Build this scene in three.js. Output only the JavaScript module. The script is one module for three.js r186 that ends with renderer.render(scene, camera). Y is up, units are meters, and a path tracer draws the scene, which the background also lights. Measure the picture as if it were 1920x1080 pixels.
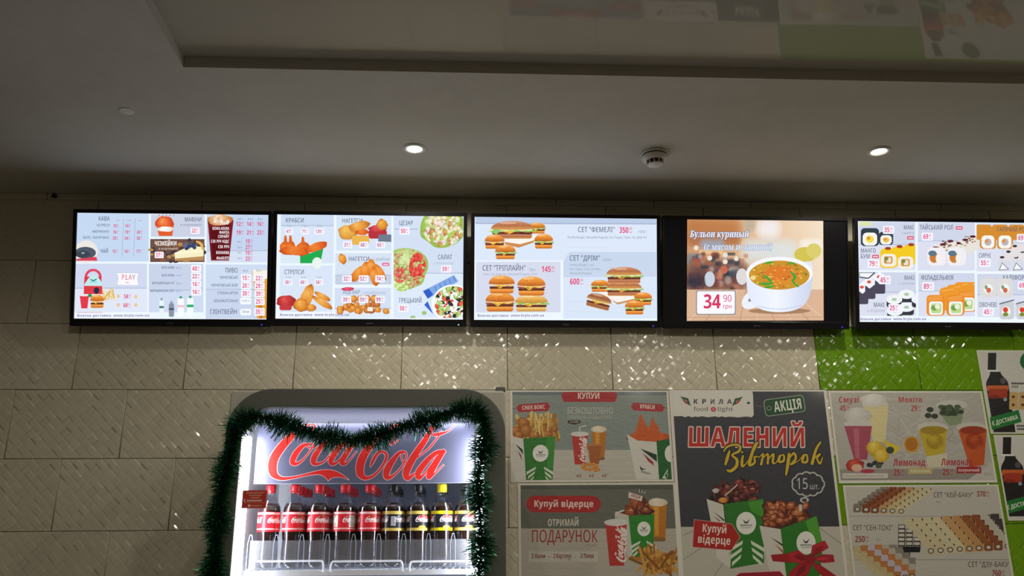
import * as THREE from 'three';
import { mergeGeometries } from 'three/addons/utils/BufferGeometryUtils.js';
import { RoundedBoxGeometry } from 'three/addons/geometries/RoundedBoxGeometry.js';
import { RectAreaLightUniformsLib } from 'three/addons/lights/RectAreaLightUniformsLib.js';

// ------------------------------------------------------------------ camera, exposure
RectAreaLightUniformsLib.init();
const scene = new THREE.Scene();
scene.background = new THREE.Color(0, 0, 0);
const renderer = new THREE.WebGLRenderer({ antialias: true });
renderer.toneMapping = THREE.LinearToneMapping;
renderer.toneMappingExposure = 1.0;
renderer.shadowMap.enabled = true;
renderer.shadowMap.type = THREE.PCFSoftShadowMap;

// The tiled wall is the plane z = 0, x runs right along it, heights below are given from the tile joint at JOINT above the floor.
const JOINT = 2.19, CEIL = JOINT + 0.777, TRAY = 0.035;
const FOCAL = 1609.85, YAW = 0.05466, PITCH = 0.29935, ROLL = 0.00926;
const camera = new THREE.PerspectiveCamera(2 * Math.atan(540 / FOCAL) * 180 / Math.PI, 16 / 9, 0.05, 60);
{
  const cy = Math.cos(YAW), sy = Math.sin(YAW), cp = Math.cos(PITCH), sp = Math.sin(PITCH), cr = Math.cos(ROLL), sr = Math.sin(ROLL);
  const r0 = new THREE.Vector3(cy, 0, sy), f0 = new THREE.Vector3(sy, 0, -cy), y0 = new THREE.Vector3(0, 1, 0);
  const fw = f0.clone().multiplyScalar(cp).addScaledVector(y0, sp), up = f0.clone().multiplyScalar(-sp).addScaledVector(y0, cp);
  const right = r0.clone().multiplyScalar(cr).addScaledVector(up, -sr), up2 = r0.clone().multiplyScalar(sr).addScaledVector(up, cr);
  camera.matrixAutoUpdate = true;
  camera.quaternion.setFromRotationMatrix(new THREE.Matrix4().makeBasis(right, up2, fw.clone().negate()));
  camera.position.set(-0.1552, JOINT - 0.5861, 3.195);
  camera.updateMatrixWorld(true);
}
scene.add(camera);

// ------------------------------------------------------------------ light levels (each lamp's own light is in its builder below)
const WARM = new THREE.Color(1.0, 0.93, 0.79), COOL = new THREE.Color(0.86, 0.9, 1.0);
const SPOT_NEAR = 0.85, SPOT_FAR = 2.0;      // candela of the downlights beside the wall and of the row further into the room
const SCREEN_SEEN = 1.05, SCREEN_LIGHT = 0.45;
const COOLER_SEEN = 12.0, COOLER_LIGHT = 42.0;

// ------------------------------------------------------------------ helpers
function mulberry(a) { return () => { a |= 0; a = a + 0x6D2B79F5 | 0; let t = Math.imul(a ^ a >>> 15, 1 | a); t = t + Math.imul(t ^ t >>> 7, 61 | t) ^ t; return ((t ^ t >>> 14) >>> 0) / 4294967296; }; }
const V = (x, y, z) => new THREE.Vector3(x, y, z);
const lin = (r, g, b) => new THREE.Color().setRGB(r, g, b);
const px = (p) => { const q = p.clone().project(camera); return [(q.x + 1) * 960, (1 - q.y) * 540]; };
function ray(x, y) { const q = V(x / 960 - 1, 1 - y / 540, 0.5).unproject(camera); return q.sub(camera.position).normalize(); }
function onZ(x, y, z) { const d = ray(x, y); return camera.position.clone().addScaledVector(d, (z - camera.position.z) / d.z); }
function onY(x, y, h) { const d = ray(x, y); return camera.position.clone().addScaledVector(d, (h - camera.position.y) / d.y); }
const taken = new Map();
function numbered(name) { const n = taken.get(name) ?? 0; taken.set(name, n + 1); return n ? name + '_' + String(n).padStart(3, '0') : name; }
function tag(o, label, category, group) { o.userData.label = label; o.userData.category = category; if (group) o.userData.group = group; return o; }
function thing(name, label, category, pos, group) {
  const o = new THREE.Group(); o.name = numbered(name); scene.add(o);
  if (pos) o.position.copy(pos);
  return tag(o, label, category, group);
}
function part(name, geometry, material, parent, pos) {
  const m = new THREE.Mesh(geometry, material); m.name = name; m.castShadow = m.receiveShadow = true;
  if (pos) m.position.copy(pos);
  parent.add(m); return m;
}
function structure(name, geometry, material, pos) { const m = part(name, geometry, material, scene, pos); m.userData.kind = 'structure'; return m; }
const box = (w, h, d, x = 0, y = 0, z = 0) => new THREE.BoxGeometry(w, h, d).translate(x, y, z);
const rbox = (w, h, d, r, x = 0, y = 0, z = 0) => new RoundedBoxGeometry(w, h, d, 2, r).translate(x, y, z);
const lathe = (pts, seg = 32) => new THREE.LatheGeometry(pts.map(([x, y]) => new THREE.Vector2(x, y)), seg);
const std = (o) => new THREE.MeshStandardMaterial(o), phys = (o) => new THREE.MeshPhysicalMaterial(o);
function spot(parent, intensity, aim, angle = 1.5, soft = 0.9) {
  const s = new THREE.SpotLight(WARM, intensity, 0, angle, 0.2, 2);
  s.castShadow = true; s.shadow.radius = soft; s.shadow.mapSize.set(1024, 1024); s.shadow.bias = -0.0005;
  s.target.position.copy(aim); parent.add(s); parent.add(s.target); return s;
}
function glowPanel(parent, w, h, color, intensity, pos, look) {
  const l = new THREE.RectAreaLight(color, intensity, w, h);
  l.position.copy(pos); parent.add(l); parent.updateMatrixWorld(true); l.lookAt(look); return l;
}

// ------------------------------------------------------------------ drawing on canvases: flat print and screens only
// A canvas whose drawing coordinates are photograph pixels seen through a magnifier (ox, oy, k), fitted to a flat rectangle of the scene given by its four corners.
function sheet(W, H, corners, ox, oy, k) {
  const cv = document.createElement('canvas'); cv.width = W; cv.height = H;
  const g = cv.getContext('2d'), [tl, tr, bl, br] = corners.map(px).map(([x, y]) => [(x - ox) * k, (y - oy) * k]);
  const ex = [(tr[0] - tl[0] + br[0] - bl[0]) / 2, (tr[1] - tl[1] + br[1] - bl[1]) / 2], ey = [(bl[0] - tl[0] + br[0] - tr[0]) / 2, (bl[1] - tl[1] + br[1] - tr[1]) / 2];
  const cx = (tl[0] + tr[0] + bl[0] + br[0]) / 4, cy = (tl[1] + tr[1] + bl[1] + br[1]) / 4, det = ex[0] * ey[1] - ex[1] * ey[0];
  const a = W * ey[1] / det, c = -W * ey[0] / det, b = -H * ex[1] / det, d = H * ex[0] / det;
  g.setTransform(a, b, c, d, W / 2 - a * cx - c * cy, H / 2 - b * cx - d * cy);
  g.lineJoin = 'round'; g.lineCap = 'round';
  return [cv, g];
}
function texture(cv) { const t = new THREE.CanvasTexture(cv); t.colorSpace = THREE.SRGBColorSpace; t.magFilter = THREE.LinearFilter; t.anisotropy = 8; return t; }
function rect(g, x, y, w, h, c, r = 0) { g.fillStyle = c; if (r) { g.beginPath(); g.roundRect(x, y, w, h, r); g.fill(); } else g.fillRect(x, y, w, h); }
function poly(g, pts, c, line, lw) { g.beginPath(); pts.forEach(([x, y], i) => i ? g.lineTo(x, y) : g.moveTo(x, y)); g.closePath(); if (c) { g.fillStyle = c; g.fill(); } if (line) { g.strokeStyle = line; g.lineWidth = lw; g.stroke(); } }
function oval(g, x, y, rx, ry, c, rot = 0) { g.beginPath(); g.ellipse(x, y, rx, ry, rot, 0, 7); g.fillStyle = c; g.fill(); }
function seg(g, x0, y0, x1, y1, c, w) { g.beginPath(); g.moveTo(x0, y0); g.lineTo(x1, y1); g.strokeStyle = c; g.lineWidth = w; g.stroke(); }
// text with cap height h, left x, baseline y, squeezed to width w
function T(g, s, x, y, h, w, c, o = {}) {
  g.save(); g.translate(x, y); if (o.rot) g.rotate(o.rot); if (o.skew) g.transform(1, 0, o.skew, 1, 0, 0);
  g.font = (o.bold ? 'bold ' : '') + (h / 0.715) + 'px ' + (o.font ?? 'sans-serif');
  const m = g.measureText(s).width; if (w) g.scale(w / m, 1);
  if (o.line) { g.strokeStyle = o.line; g.lineWidth = o.lw; g.strokeText(s, 0, 0); }
  g.fillStyle = c; g.fillText(s, 0, 0); g.restore();
}
function spline(pts, n = 14) {
  const out = [];
  for (let i = 0; i < pts.length - 1; i++) {
    const a = pts[Math.max(i - 1, 0)], b = pts[i], c = pts[i + 1], d = pts[Math.min(i + 2, pts.length - 1)];
    for (let k = 0; k < n; k++) { const t = k / n; out.push(b.map((_, j) => 0.5 * (2 * b[j] + (c[j] - a[j]) * t + (2 * a[j] - 5 * b[j] + 4 * c[j] - d[j]) * t * t + (3 * b[j] - a[j] - 3 * c[j] + d[j]) * t * t * t))); }
  }
  out.push(pts[pts.length - 1]); return out;
}
function brush(g, pts, c, grow = 0) { g.fillStyle = c; for (const [x, y, w] of spline(pts, 40)) { g.beginPath(); g.arc(x, y, Math.max(0.5, w / 2 + grow), 0, 7); g.fill(); } }
function blob(g, x, y, rx, ry, cols, seed, wob = 0.12, rot = 0) {
  const r = mulberry(seed), n = 16, pts = [];
  for (let i = 0; i < n; i++) { const a = i / n * Math.PI * 2, k = 1 + (r() - 0.5) * 2 * wob; pts.push([Math.cos(a) * rx * k, Math.sin(a) * ry * k]); }
  g.save(); g.translate(x, y); g.rotate(rot); g.beginPath();
  for (let i = 0; i < n; i++) { const p = pts[i], q = pts[(i + 1) % n], mx = (p[0] + q[0]) / 2, my = (p[1] + q[1]) / 2; i ? g.quadraticCurveTo(p[0], p[1], mx, my) : g.moveTo(mx, my); }
  const p = pts[0], q = pts[1]; g.quadraticCurveTo(p[0], p[1], (p[0] + q[0]) / 2, (p[1] + q[1]) / 2); g.closePath();
  const f = g.createRadialGradient(-rx * 0.25, -ry * 0.4, 0, 0, 0, Math.max(rx, ry) * 1.1); f.addColorStop(0, cols[0]); f.addColorStop(0.6, cols[1]); f.addColorStop(1, cols[2] ?? cols[1]);
  g.fillStyle = f; g.fill(); g.clip(); g.globalAlpha = 0.3;
  for (let i = 0; i < 26; i++) oval(g, (r() - 0.5) * 2 * rx, (r() - 0.5) * 2 * ry, rx * 0.09, ry * 0.07, i % 2 ? cols[0] : cols[2] ?? cols[1]);
  g.restore();
}
function wings(g, n, seed, x0, y0, w, h, size, cols) {   // a heap of glazed wings: long lumpy pieces with bone ends and glints of sauce
  const r = mulberry(seed);
  for (let i = 0; i < n; i++) {
    const x = x0 + r() * w, y = y0 + r() * h, rot = r() * 3.1, s = size * (0.75 + r() * 0.5), k = cols[Math.floor(r() * cols.length)];
    blob(g, x, y, s * 1.25, s * 0.62, [k[1], k[2], k[2]], seed * 50 + i, 0.3, rot); blob(g, x - s * 0.08, y - s * 0.1, s * 1.08, s * 0.48, k, seed * 70 + i, 0.3, rot);
    if (i % 3 === 0) { g.globalAlpha = 0.65; brush(g, [[x - s * 0.4, y - s * 0.2, s * 0.05], [x, y - s * 0.32, s * 0.12], [x + s * 0.35, y - s * 0.16, s * 0.04]], '#f0c8a0'); g.globalAlpha = 1; }
    for (let j = 0; j < 5; j++) oval(g, x + (r() - 0.5) * s * 1.3, y + (r() - 0.5) * s * 0.7, s * 0.07, s * 0.05, j % 2 ? k[2] : k[0]);
  }
}
const CRISP = ['#f6bb66', '#dc8a30', '#a5561c'], WING = ['#cf7b48', '#98482a', '#552215'], GLAZE = ['#a04a3c', '#5e211d', '#241010'], CRAB = ['#f08a3c', '#dc5f1e', '#a83c10'];
function sticks(g, x, y, w, h, n, seed, c = ['#f3c15a', '#d99a34', '#b87724'], fan = 1) {
  const r = mulberry(seed);
  for (let i = 0; i < n; i++) { const a = (r() - 0.5) * fan, cx = x + (r() - 0.5) * w, cy = y + (r() - 0.5) * h * 0.4, l = h * (0.35 + r() * 0.3); seg(g, cx - Math.sin(a) * l, cy + Math.cos(a) * l, cx + Math.sin(a) * l, cy - Math.cos(a) * l, c[i % 3], w * 0.075); }
}
function burger(g, x, y, w, h, seed = 1, o = {}) {
  const r = mulberry(seed), bun = o.bun ?? ['#f9b65c', '#e38a35', '#b9621f'];
  const gr = (y0, y1) => { const f = g.createLinearGradient(0, y0, 0, y1); f.addColorStop(0, bun[0]); f.addColorStop(0.55, bun[1]); f.addColorStop(1, bun[2]); return f; };
  g.fillStyle = gr(y + h * 0.72, y + h); g.beginPath(); g.roundRect(x + w * 0.04, y + h * 0.72, w * 0.92, h * 0.27, h * 0.12); g.fill();
  rect(g, x + w * 0.03, y + h * 0.62, w * 0.94, h * 0.13, '#6b321c', h * 0.06);
  if (o.bacon) rect(g, x, y + h * 0.55, w, h * 0.06, '#a33a26', h * 0.03);
  poly(g, [[x + w * 0.02, y + h * 0.53], [x + w * 0.98, y + h * 0.53], [x + w * 0.8, y + h * 0.62], [x + w * 0.6, y + h * 0.58], [x + w * 0.42, y + h * 0.74], [x + w * 0.25, y + h * 0.58]], '#f6c64a');
  if (o.salad !== false) for (let i = 0; i < 9; i++) oval(g, x + w * (0.02 + i * 0.12), y + h * (0.52 + r() * 0.08), w * 0.08, h * 0.05, i % 3 ? '#8cc152' : '#c8dc94');
  if (o.cream) for (let i = 0; i < 5; i++) oval(g, x + w * (0.12 + i * 0.19), y + h * 0.5, w * 0.1, h * 0.045, '#fdf3dc');
  g.fillStyle = gr(y, y + h * 0.5); g.beginPath(); g.moveTo(x, y + h * 0.48); g.bezierCurveTo(x, y - h * 0.12, x + w, y - h * 0.12, x + w, y + h * 0.48); g.quadraticCurveTo(x + w / 2, y + h * 0.56, x, y + h * 0.48); g.fill();
  for (let i = 0; i < 26; i++) { g.globalAlpha = 0.3; oval(g, x + w * (0.1 + r() * 0.8), y + h * (0.06 + r() * 0.36), w * 0.03, h * 0.022, i % 2 ? bun[0] : bun[2]); oval(g, x + w * (0.06 + r() * 0.88), y + h * (0.6 + r() * 0.14), w * 0.04, h * 0.03, i % 3 ? '#3a1a10' : '#a5562c'); } seg(g, x + w * 0.05, y + h * 0.74, x + w * 0.95, y + h * 0.74, '#5a2a14', h * 0.02); g.globalAlpha = 0.35; oval(g, x + w * 0.4, y + h * 0.14, w * 0.2, h * 0.06, '#fff3d8'); g.globalAlpha = 1;
}
function price(g, x, y, h, s, c, plate) {
  const w = s.length * h * 0.55;
  if (plate) rect(g, x - h * 0.25, y - h * 1.3, w + h * 1.2, h * 1.65, plate, h * 0.25);
  T(g, s, x, y, h, w, c, { bold: true });
  T(g, '00', x + w + h * 0.08, y - h * 0.52, h * 0.45, h * 0.55, c); T(g, 'грн', x + w + h * 0.08, y, h * 0.3, h * 0.55, c);
}
function logoRound(g, x, y, rx, ry) {   // the round white emblem on the food boxes: a pair of small wings over a word
  oval(g, x, y, rx, ry, '#f2f2ec');
  poly(g, [[x - rx * 0.35, y - ry * 0.35], [x - rx * 0.05, y - ry * 0.1], [x, y - ry * 0.18], [x + rx * 0.05, y - ry * 0.1], [x + rx * 0.38, y - ry * 0.38], [x + rx * 0.14, y + ry * 0.02], [x - rx * 0.14, y + ry * 0.02]], '#3b3f3c');
  T(g, 'WINGS', x - rx * 0.6, y + ry * 0.28, ry * 0.17, rx * 1.2, '#3b3f3c', { bold: true }); rect(g, x - rx * 0.5, y + ry * 0.38, rx, ry * 0.05, '#8b908c');
}
function carton(g, x, y, w, h, o = {}) {   // green and white paper food box: white side left, green front
  const s = o.side ?? 0.3, lean = o.lean ?? 0;
  poly(g, [[x, y + h * 0.02], [x + w * s, y + h * 0.1], [x + w * (s + 0.03), y + h], [x + w * 0.1 + lean, y + h * 0.9]], '#e6e6de');
  poly(g, [[x + w * 0.06, y + h * 0.22], [x + w * s, y + h * 0.42], [x + w * s, y + h * 0.5]], '#123d1f'); poly(g, [[x + w * 0.12, y + h * 0.38], [x + w * s, y + h * 0.56], [x + w * s, y + h * 0.62]], '#b8323c');
  const f = g.createLinearGradient(x + w * s, 0, x + w, 0); f.addColorStop(0, o.dark ?? '#1f6d28'); f.addColorStop(1, o.light ?? '#3c9a34');
  const pts = [[x + w * s, y + h * 0.1]]; for (let i = 0; i <= 10; i++) pts.push([x + w * (s + (1 - s) * i / 10), y + h * (0.1 - 0.1 * i / 10) + (i % 2) * h * 0.015]);
  pts.push([x + w * 0.99, y + h * 0.95], [x + w * (s + 0.03), y + h]); poly(g, pts, f);
  for (const sx of [-1, 1]) for (let i = 0; i < 3; i++) { const bx = x + w * (s + 0.38) + sx * w * 0.12, by = y + h * (0.72 + i * 0.08); poly(g, [[bx, by], [bx + sx * w * (0.2 - i * 0.05), by + h * 0.1], [bx + sx * w * (0.2 - i * 0.05), by + h * 0.14], [bx + sx * w * 0.02, by + h * 0.05]].map(([a, b]) => [a, b]), '#e9efe2'); }
  if (o.emblem !== false) logoRound(g, x + w * (s + (1 - s) * 0.52), y + h * 0.42, w * 0.17, h * 0.16);
}
function beer(g, x, y, w, h) {
  poly(g, [[x, y + h * 0.12], [x + w, y + h * 0.12], [x + w * 0.86, y + h * 0.94], [x + w * 0.14, y + h * 0.94]], '#c47a1e'); poly(g, [[x + w * 0.25, y + h * 0.2], [x + w * 0.55, y + h * 0.2], [x + w * 0.5, y + h * 0.85], [x + w * 0.3, y + h * 0.85]], '#e2a234');
  rect(g, x + w * 0.12, y + h * 0.9, w * 0.76, h * 0.09, '#8d6a3a', w * 0.1); blob(g, x + w / 2, y + h * 0.1, w * 0.54, h * 0.1, ['#f7efdc', '#e6dac0', '#cfc0a0'], 5, 0.08);
}
function rolls(g, x, y, w, h, wrap, fill, rice = '#f3f1ea') {   // one sushi roll seen from its cut face
  rect(g, x, y, w, h, wrap, w * 0.2); rect(g, x + w * 0.1, y + h * 0.25, w * 0.8, h * 0.72, rice, w * 0.24); oval(g, x + w * 0.5, y + h * 0.62, w * 0.22, h * 0.2, fill); oval(g, x + w * 0.42, y + h * 0.56, w * 0.1, h * 0.09, '#e98a2d');
}
function cola(g, x, y, s, c, grow = 0) {   // flowing two-word script, drawn in its own units (about 1900 x 700) scaled by s
  g.save(); g.translate(x, y); g.scale(s, s);
  const B = (...p) => brush(g, p, c, grow);
  B([330, 290, 66], [240, 395, 78], [178, 490, 82], [158, 570, 84], [168, 640, 72], [205, 678, 46], [265, 695, 26], [330, 690, 18]);
  g.beginPath(); g.moveTo(255, 708); g.bezierCurveTo(380, 700, 480, 655, 590, 655); g.bezierCurveTo(640, 660, 660, 690, 682, 714); g.bezierCurveTo(700, 680, 780, 660, 875, 706); g.bezierCurveTo(800, 640, 740, 612, 670, 612); g.bezierCurveTo(540, 612, 400, 690, 255, 680); g.closePath(); g.fillStyle = c; g.fill();
  if (grow) { g.strokeStyle = c; g.lineWidth = grow * 2; g.stroke(); }
  B([500, 372, 16], [440, 385, 36], [380, 450, 50], [350, 510, 52], [347, 545, 44], [380, 556, 28], [440, 520, 14], [510, 430, 12], [540, 380, 12], [515, 365, 12], [480, 385, 10], [500, 405, 10], [560, 395, 10]);
  B([690, 345, 22], [620, 385, 44], [560, 470, 52], [540, 530, 50], [560, 558, 30], [640, 535, 15], [720, 440, 12], [765, 385, 12]);
  B([850, 345, 26], [790, 395, 44], [720, 490, 50], [704, 540, 44], [735, 556, 26], [800, 505, 13], [885, 390, 12]); B([925, 335, 50], [862, 440, 48], [812, 525, 48], [818, 556, 34], [862, 540, 14], [945, 442, 8]);
  B([1130, 300, 58], [1062, 400, 70], [1002, 500, 75], [978, 590, 74], [985, 655, 62], [1030, 690, 34], [1105, 668, 22], [1182, 590, 20], [1226, 505, 24], [1222, 460, 24], [1182, 442, 22], [1142, 462, 26], [1102, 525, 28], [1078, 580, 12]);
  B([1410, 446, 16], [1350, 455, 28], [1268, 555, 54], [1228, 635, 60], [1235, 685, 44], [1290, 668, 20], [1362, 598, 14], [1408, 520, 12], [1420, 470, 14], [1396, 442, 14], [1372, 480, 10], [1385, 535, 10], [1440, 545, 10], [1470, 520, 10]);
  B([1690, 180, 30], [1600, 330, 50], [1505, 465, 60], [1435, 585, 64], [1412, 655, 60], [1432, 692, 40], [1490, 650, 14]); B([1515, 500, 10], [1625, 418, 14], [1712, 318, 12], [1760, 250, 10]);
  B([1782, 440, 26], [1722, 445, 34], [1642, 500, 45], [1562, 590, 54], [1526, 648, 54], [1536, 688, 38], [1592, 645, 13], [1685, 525, 12]); B([1772, 440, 40], [1704, 535, 56], [1645, 635, 58], [1628, 682, 42], [1672, 658, 16], [1770, 568, 8]);
  B([430, 215, 16], [480, 188, 14], [540, 185, 16], [548, 210, 12], [500, 250, 12]); B([1260, 220, 18], [1310, 192, 20], [1375, 180, 16], [1360, 220, 10], [1270, 370, 12], [1350, 330, 8]); B([1690, 280, 30], [1750, 270, 26], [1830, 240, 10], [1890, 185, 8]);
  g.restore();
}
function cup(g, x, y, w, h) {   // red paper cup with upright script, lid and straw
  seg(g, x + w * 0.5, y, x + w * 0.48, y - h * 0.16, '#d8d8d0', w * 0.07); seg(g, x + w * 0.48, y - h * 0.16, x + w * 0.85, y - h * 0.22, '#d8d8d0', w * 0.07);
  poly(g, [[x + w * 0.02, y + h * 0.08], [x + w * 0.98, y + h * 0.08], [x + w * 0.84, y + h], [x + w * 0.2, y + h]], '#c23a35'); oval(g, x + w / 2, y + h * 0.05, w * 0.54, h * 0.08, '#dededa');
  g.save(); g.translate(x + w * 0.26, y + h * 0.96); g.rotate(-Math.PI / 2 + 0.04); cola(g, 0, 0, h * 0.86 / 1900, '#f3eae4', 14); g.restore();
}

// ------------------------------------------------------------------ what the five screens show
const RED = '#dd3f72', INK = '#4a5468', PALE = '#e9f3ff', PANE = '#c9d6ec', PANE2 = '#d9e5f6';
function shelfPane(g, x, y, w, h, yl, a = '#c6d2ea', b = '#dde8f8') { rect(g, x, y, w, h, a); if (yl) { rect(g, x, yl, w, y + h - yl, b); rect(g, x, yl - 6, w, 8, '#b4c0d8'); } }
const website = (g, x, y, w) => T(g, 'Власна доставка  www.kryla.com.ua', x, y, 20, w, '#8a7fa6', { bold: true });
function screenDrinks(g) {
  rect(g, 0, 0, 1800, 1100, PALE);
  shelfPane(g, 90, 70, 592, 408, 0, '#c2d6ee'); shelfPane(g, 90, 496, 578, 390, 695, '#cdd6ec', '#dde4f4'); shelfPane(g, 700, 96, 436, 182, 0, '#c8cfe2');
  shelfPane(g, 684, 498, 440, 390, 712, '#c6d0e6', '#ccd8ee'); shelfPane(g, 1152, 96, 540, 390, 392, '#c2d2ec', '#d3def0'); shelfPane(g, 1144, 502, 540, 440, 705, '#cbd9ee', '#c6d3ea');
  T(g, 'КАВА', 275, 148, 36, 92, INK); T(g, 'ЕСПРЕСО', 262, 194, 20, 105, INK); T(g, 'АМЕРИКАНО', 225, 245, 20, 138, INK); T(g, 'ЛАТЕ / КАПУЧІНО', 150, 294, 20, 212, INK); T(g, 'ЧАЙ', 290, 408, 32, 66, INK);
  for (const x of [478, 572]) seg(g, x, 130, x - 12, 440, '#8fa3bd', 3);
  for (const [x, w] of [[416, 32], [500, 44], [600, 24]]) T(g, 'мл', x, 148, 9, w, RED);
  [['10', '16', ''], ['16', '19', '24'], ['20', '24', '30'], ['15', '16', '17']].forEach((row, j) => row.forEach((s, i) => s && price(g, 394 + i * 96 - j * 2, [202, 252, 302, 408][j], 26, s, RED)));
  oval(g, 178, 400, 95, 92, '#e8e4e0'); oval(g, 172, 408, 84, 48, '#4d5766'); oval(g, 150, 420, 60, 28, '#3c4452'); poly(g, [[100, 458], [260, 440], [268, 472], [100, 472]], '#d9405a'); oval(g, 152, 410, 14, 6, '#a9b6c8');
  // muffins
  blob(g, 810, 170, 78, 60, ['#f4a060', '#e0542a', '#a8381c'], 11); poly(g, [[745, 185], [885, 185], [872, 270], [765, 270]], '#de5c2a'); blob(g, 818, 215, 70, 22, ['#fff', '#e9e2dc', '#cfc2b8'], 12); for (let i = 0; i < 5; i++) seg(g, 760 + i * 30, 108, 772 + i * 28, 96, '#7a4a3a', 3);
  T(g, 'МАФІНИ', 972, 152, 34, 140, INK); T(g, 'в асортименті', 935, 188, 18, 175, '#7c869c', { skew: -0.2 }); price(g, 1030, 242, 32, '22', RED, '#f4f6ff');
  // cheesecake
  rect(g, 694, 296, 440, 186, '#6e4f44'); for (let i = 0, r = mulberry(3); i < 60; i++) oval(g, 694 + r() * 440, 300 + r() * 180, 12 + r() * 14, 8 + r() * 8, ['#3d3a4a', '#8b5a3c', '#4c3630', '#b98a50'][i % 4]);
  poly(g, [[890, 408], [1020, 350], [1128, 360], [1126, 440], [895, 470]], '#f3ecc4'); poly(g, [[890, 408], [1128, 385], [1128, 395], [892, 420]], '#fff8dc'); poly(g, [[893, 455], [1126, 435], [1126, 470], [893, 474]], '#b98c58'); brush(g, [[1070, 315, 14], [1105, 335, 22], [1122, 380, 16]], '#e2b45a');
  for (let i = 0, r = mulberry(8); i < 14; i++) oval(g, 970 + r() * 110, 335 + r() * 40, 15, 13, i % 3 ? '#3a4364' : '#5b6896');
  T(g, 'ЧІЗКЕЙКИ', 730, 348, 36, 180, '#f6f2ee', { bold: true }); T(g, 'в асортименті', 760, 382, 18, 160, '#d8cfca'); price(g, 738, 440, 32, '37', RED, '#f6f4fa');
  // cola glass
  poly(g, [[1160, 140], [1372, 140], [1335, 470], [1188, 470]], '#7c1d22'); poly(g, [[1180, 200], [1340, 180], [1320, 460], [1200, 460]], '#5b1018'); blob(g, 1262, 138, 105, 46, ['#f6e6d6', '#d59a62', '#b0622e'], 21); for (let i = 0; i < 6; i++) rect(g, 1185 + i * 26, 118 + (i % 2) * 22, 22, 22, i % 2 ? '#efe2d8' : '#d8ab7c', 4);
  ['УЗВАР', 'КОКА-КОЛА', 'ФАНТА', 'СПРАЙТ', 'СІК РІЧ КІДС', 'СІК РІЧ', 'БОНАКВА', 'ФЬЮЗТІ'].forEach((s, i) => T(g, s, 1336 - [72, 138, 82, 92, 150, 92, 108, 106][i], [178, 220, 252, 286, 325, 369, 417, 462][i], 24, [72, 138, 82, 92, 150, 92, 108, 106][i], '#f4eef2', { bold: true }));
  [['12', '14', '16'], ['19', '21', '23']].forEach((row, j) => row.forEach((s, i) => price(g, 1394 + i * 85, [188, 258][j], 34, s, RED)));
  ['15', '27', '15', '23'].forEach((s, i) => price(g, 1468, [330, 378, 424, 472][i], 34, s, RED)); for (const [x, s] of [[1405, '0,25 л'], [1490, '0,4 л'], [1570, '0,5 л']]) T(g, s, x, 137, 14, 42, INK);
  for (const y of [322, 368, 410, 458]) T(g, '0,5 л', 1405, y, 12, 34, INK);
  // toy meal
  g.strokeStyle = '#dc4660'; g.lineWidth = 20; g.beginPath(); g.arc(235, 605, 58, Math.PI * 0.95, Math.PI * 2.1); g.stroke(); poly(g, [[165, 600], [300, 600], [312, 740], [160, 740]], '#dd3a44'); poly(g, [[165, 660], [215, 590], [265, 590], [308, 650], [305, 676], [165, 674]], '#bfe8ea'); brush(g, [[215, 622, 6], [238, 632, 10], [262, 618, 6]], '#1d8f8a'); T(g, 'крила', 212, 648, 14, 52, '#5ab0b8');
  poly(g, [[128, 750], [202, 750], [190, 855], [142, 855]], '#e0394a'); oval(g, 165, 750, 40, 8, '#f1e2e2'); oval(g, 262, 712, 22, 26, '#243048'); sticks(g, 360, 745, 80, 80, 16, 5, ['#f6dc84', '#e9bf56', '#d39d38'], 1.6); burger(g, 212, 740, 112, 112, 3, { salad: false }); oval(g, 210, 752, 16, 14, '#2e8f58');
  poly(g, [[425, 570], [602, 570], [592, 620], [602, 672], [425, 668], [436, 620]], '#f7f4fa', '#b9c2d8', 3); [...'PLAY'].forEach((s, i) => T(g, s, 462 + i * 29, 625, 42, 26, ['#e0566c', '#c8436a', '#d2524c', '#7c8aa8'][i])); T(g, 'BOX', 496, 654, 12, 28, RED);
  price(g, 482, 775, 32, '58', RED); price(g, 478, 846, 32, '68', RED); for (const [x, y] of [[438, 758], [578, 762], [438, 828], [578, 828]]) oval(g, x, y, 14, 14, '#e6c898');
  // waters
  [['БОН АКВА', '0,5 л', '40'], ['БОН АКВА', '1,0 л', '22'], ['МОРШИНСЬКА Н/Г', '0,5 л', '16'], ['МОРШИНСЬКА СЛ/Г', '0,5 л', '16']].forEach(([a, b, c], i) => { const y = 540 + i * 63, w = a.length * 13; T(g, a, 890 - w, y - 4, 20, w, INK); T(g, b, 900, y - 4, 15, 46, '#7c869c'); price(g, 1034, y + 12, 36, c, RED, '#f2f6ff'); });
  for (const [x, y, w, h, c, d] of [[768, 790, 36, 130, '#e6f0f4', '#43836a'], [845, 815, 42, 110, '#8a93a4', '#4a5262'], [915, 775, 52, 150, '#f2f7fb', '#f0c8cc'], [992, 772, 52, 152, '#eef8f6', '#2fae6a']]) { rect(g, x, y, w, h, c, 12); rect(g, x, y + h * 0.36, w, h * 0.14, d); rect(g, x + w * 0.3, y - 16, w * 0.4, 18, w > 45 ? '#3f9a78' : '#8a94a8'); }
  // beer list
  poly(g, [[1525, 560], [1655, 560], [1655, 940], [1560, 940]], '#e3a03a'); poly(g, [[1530, 545], [1655, 550], [1655, 615], [1530, 640]], '#f6efe2'); poly(g, [[1560, 700], [1600, 700], [1605, 940], [1580, 940]], '#c47a22');
  T(g, 'ПИВО', 1302, 568, 38, 104, INK); T(g, '0,3 л', 1448, 560, 16, 40, INK); T(g, '0,5 л', 1556, 560, 16, 40, INK);
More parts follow.
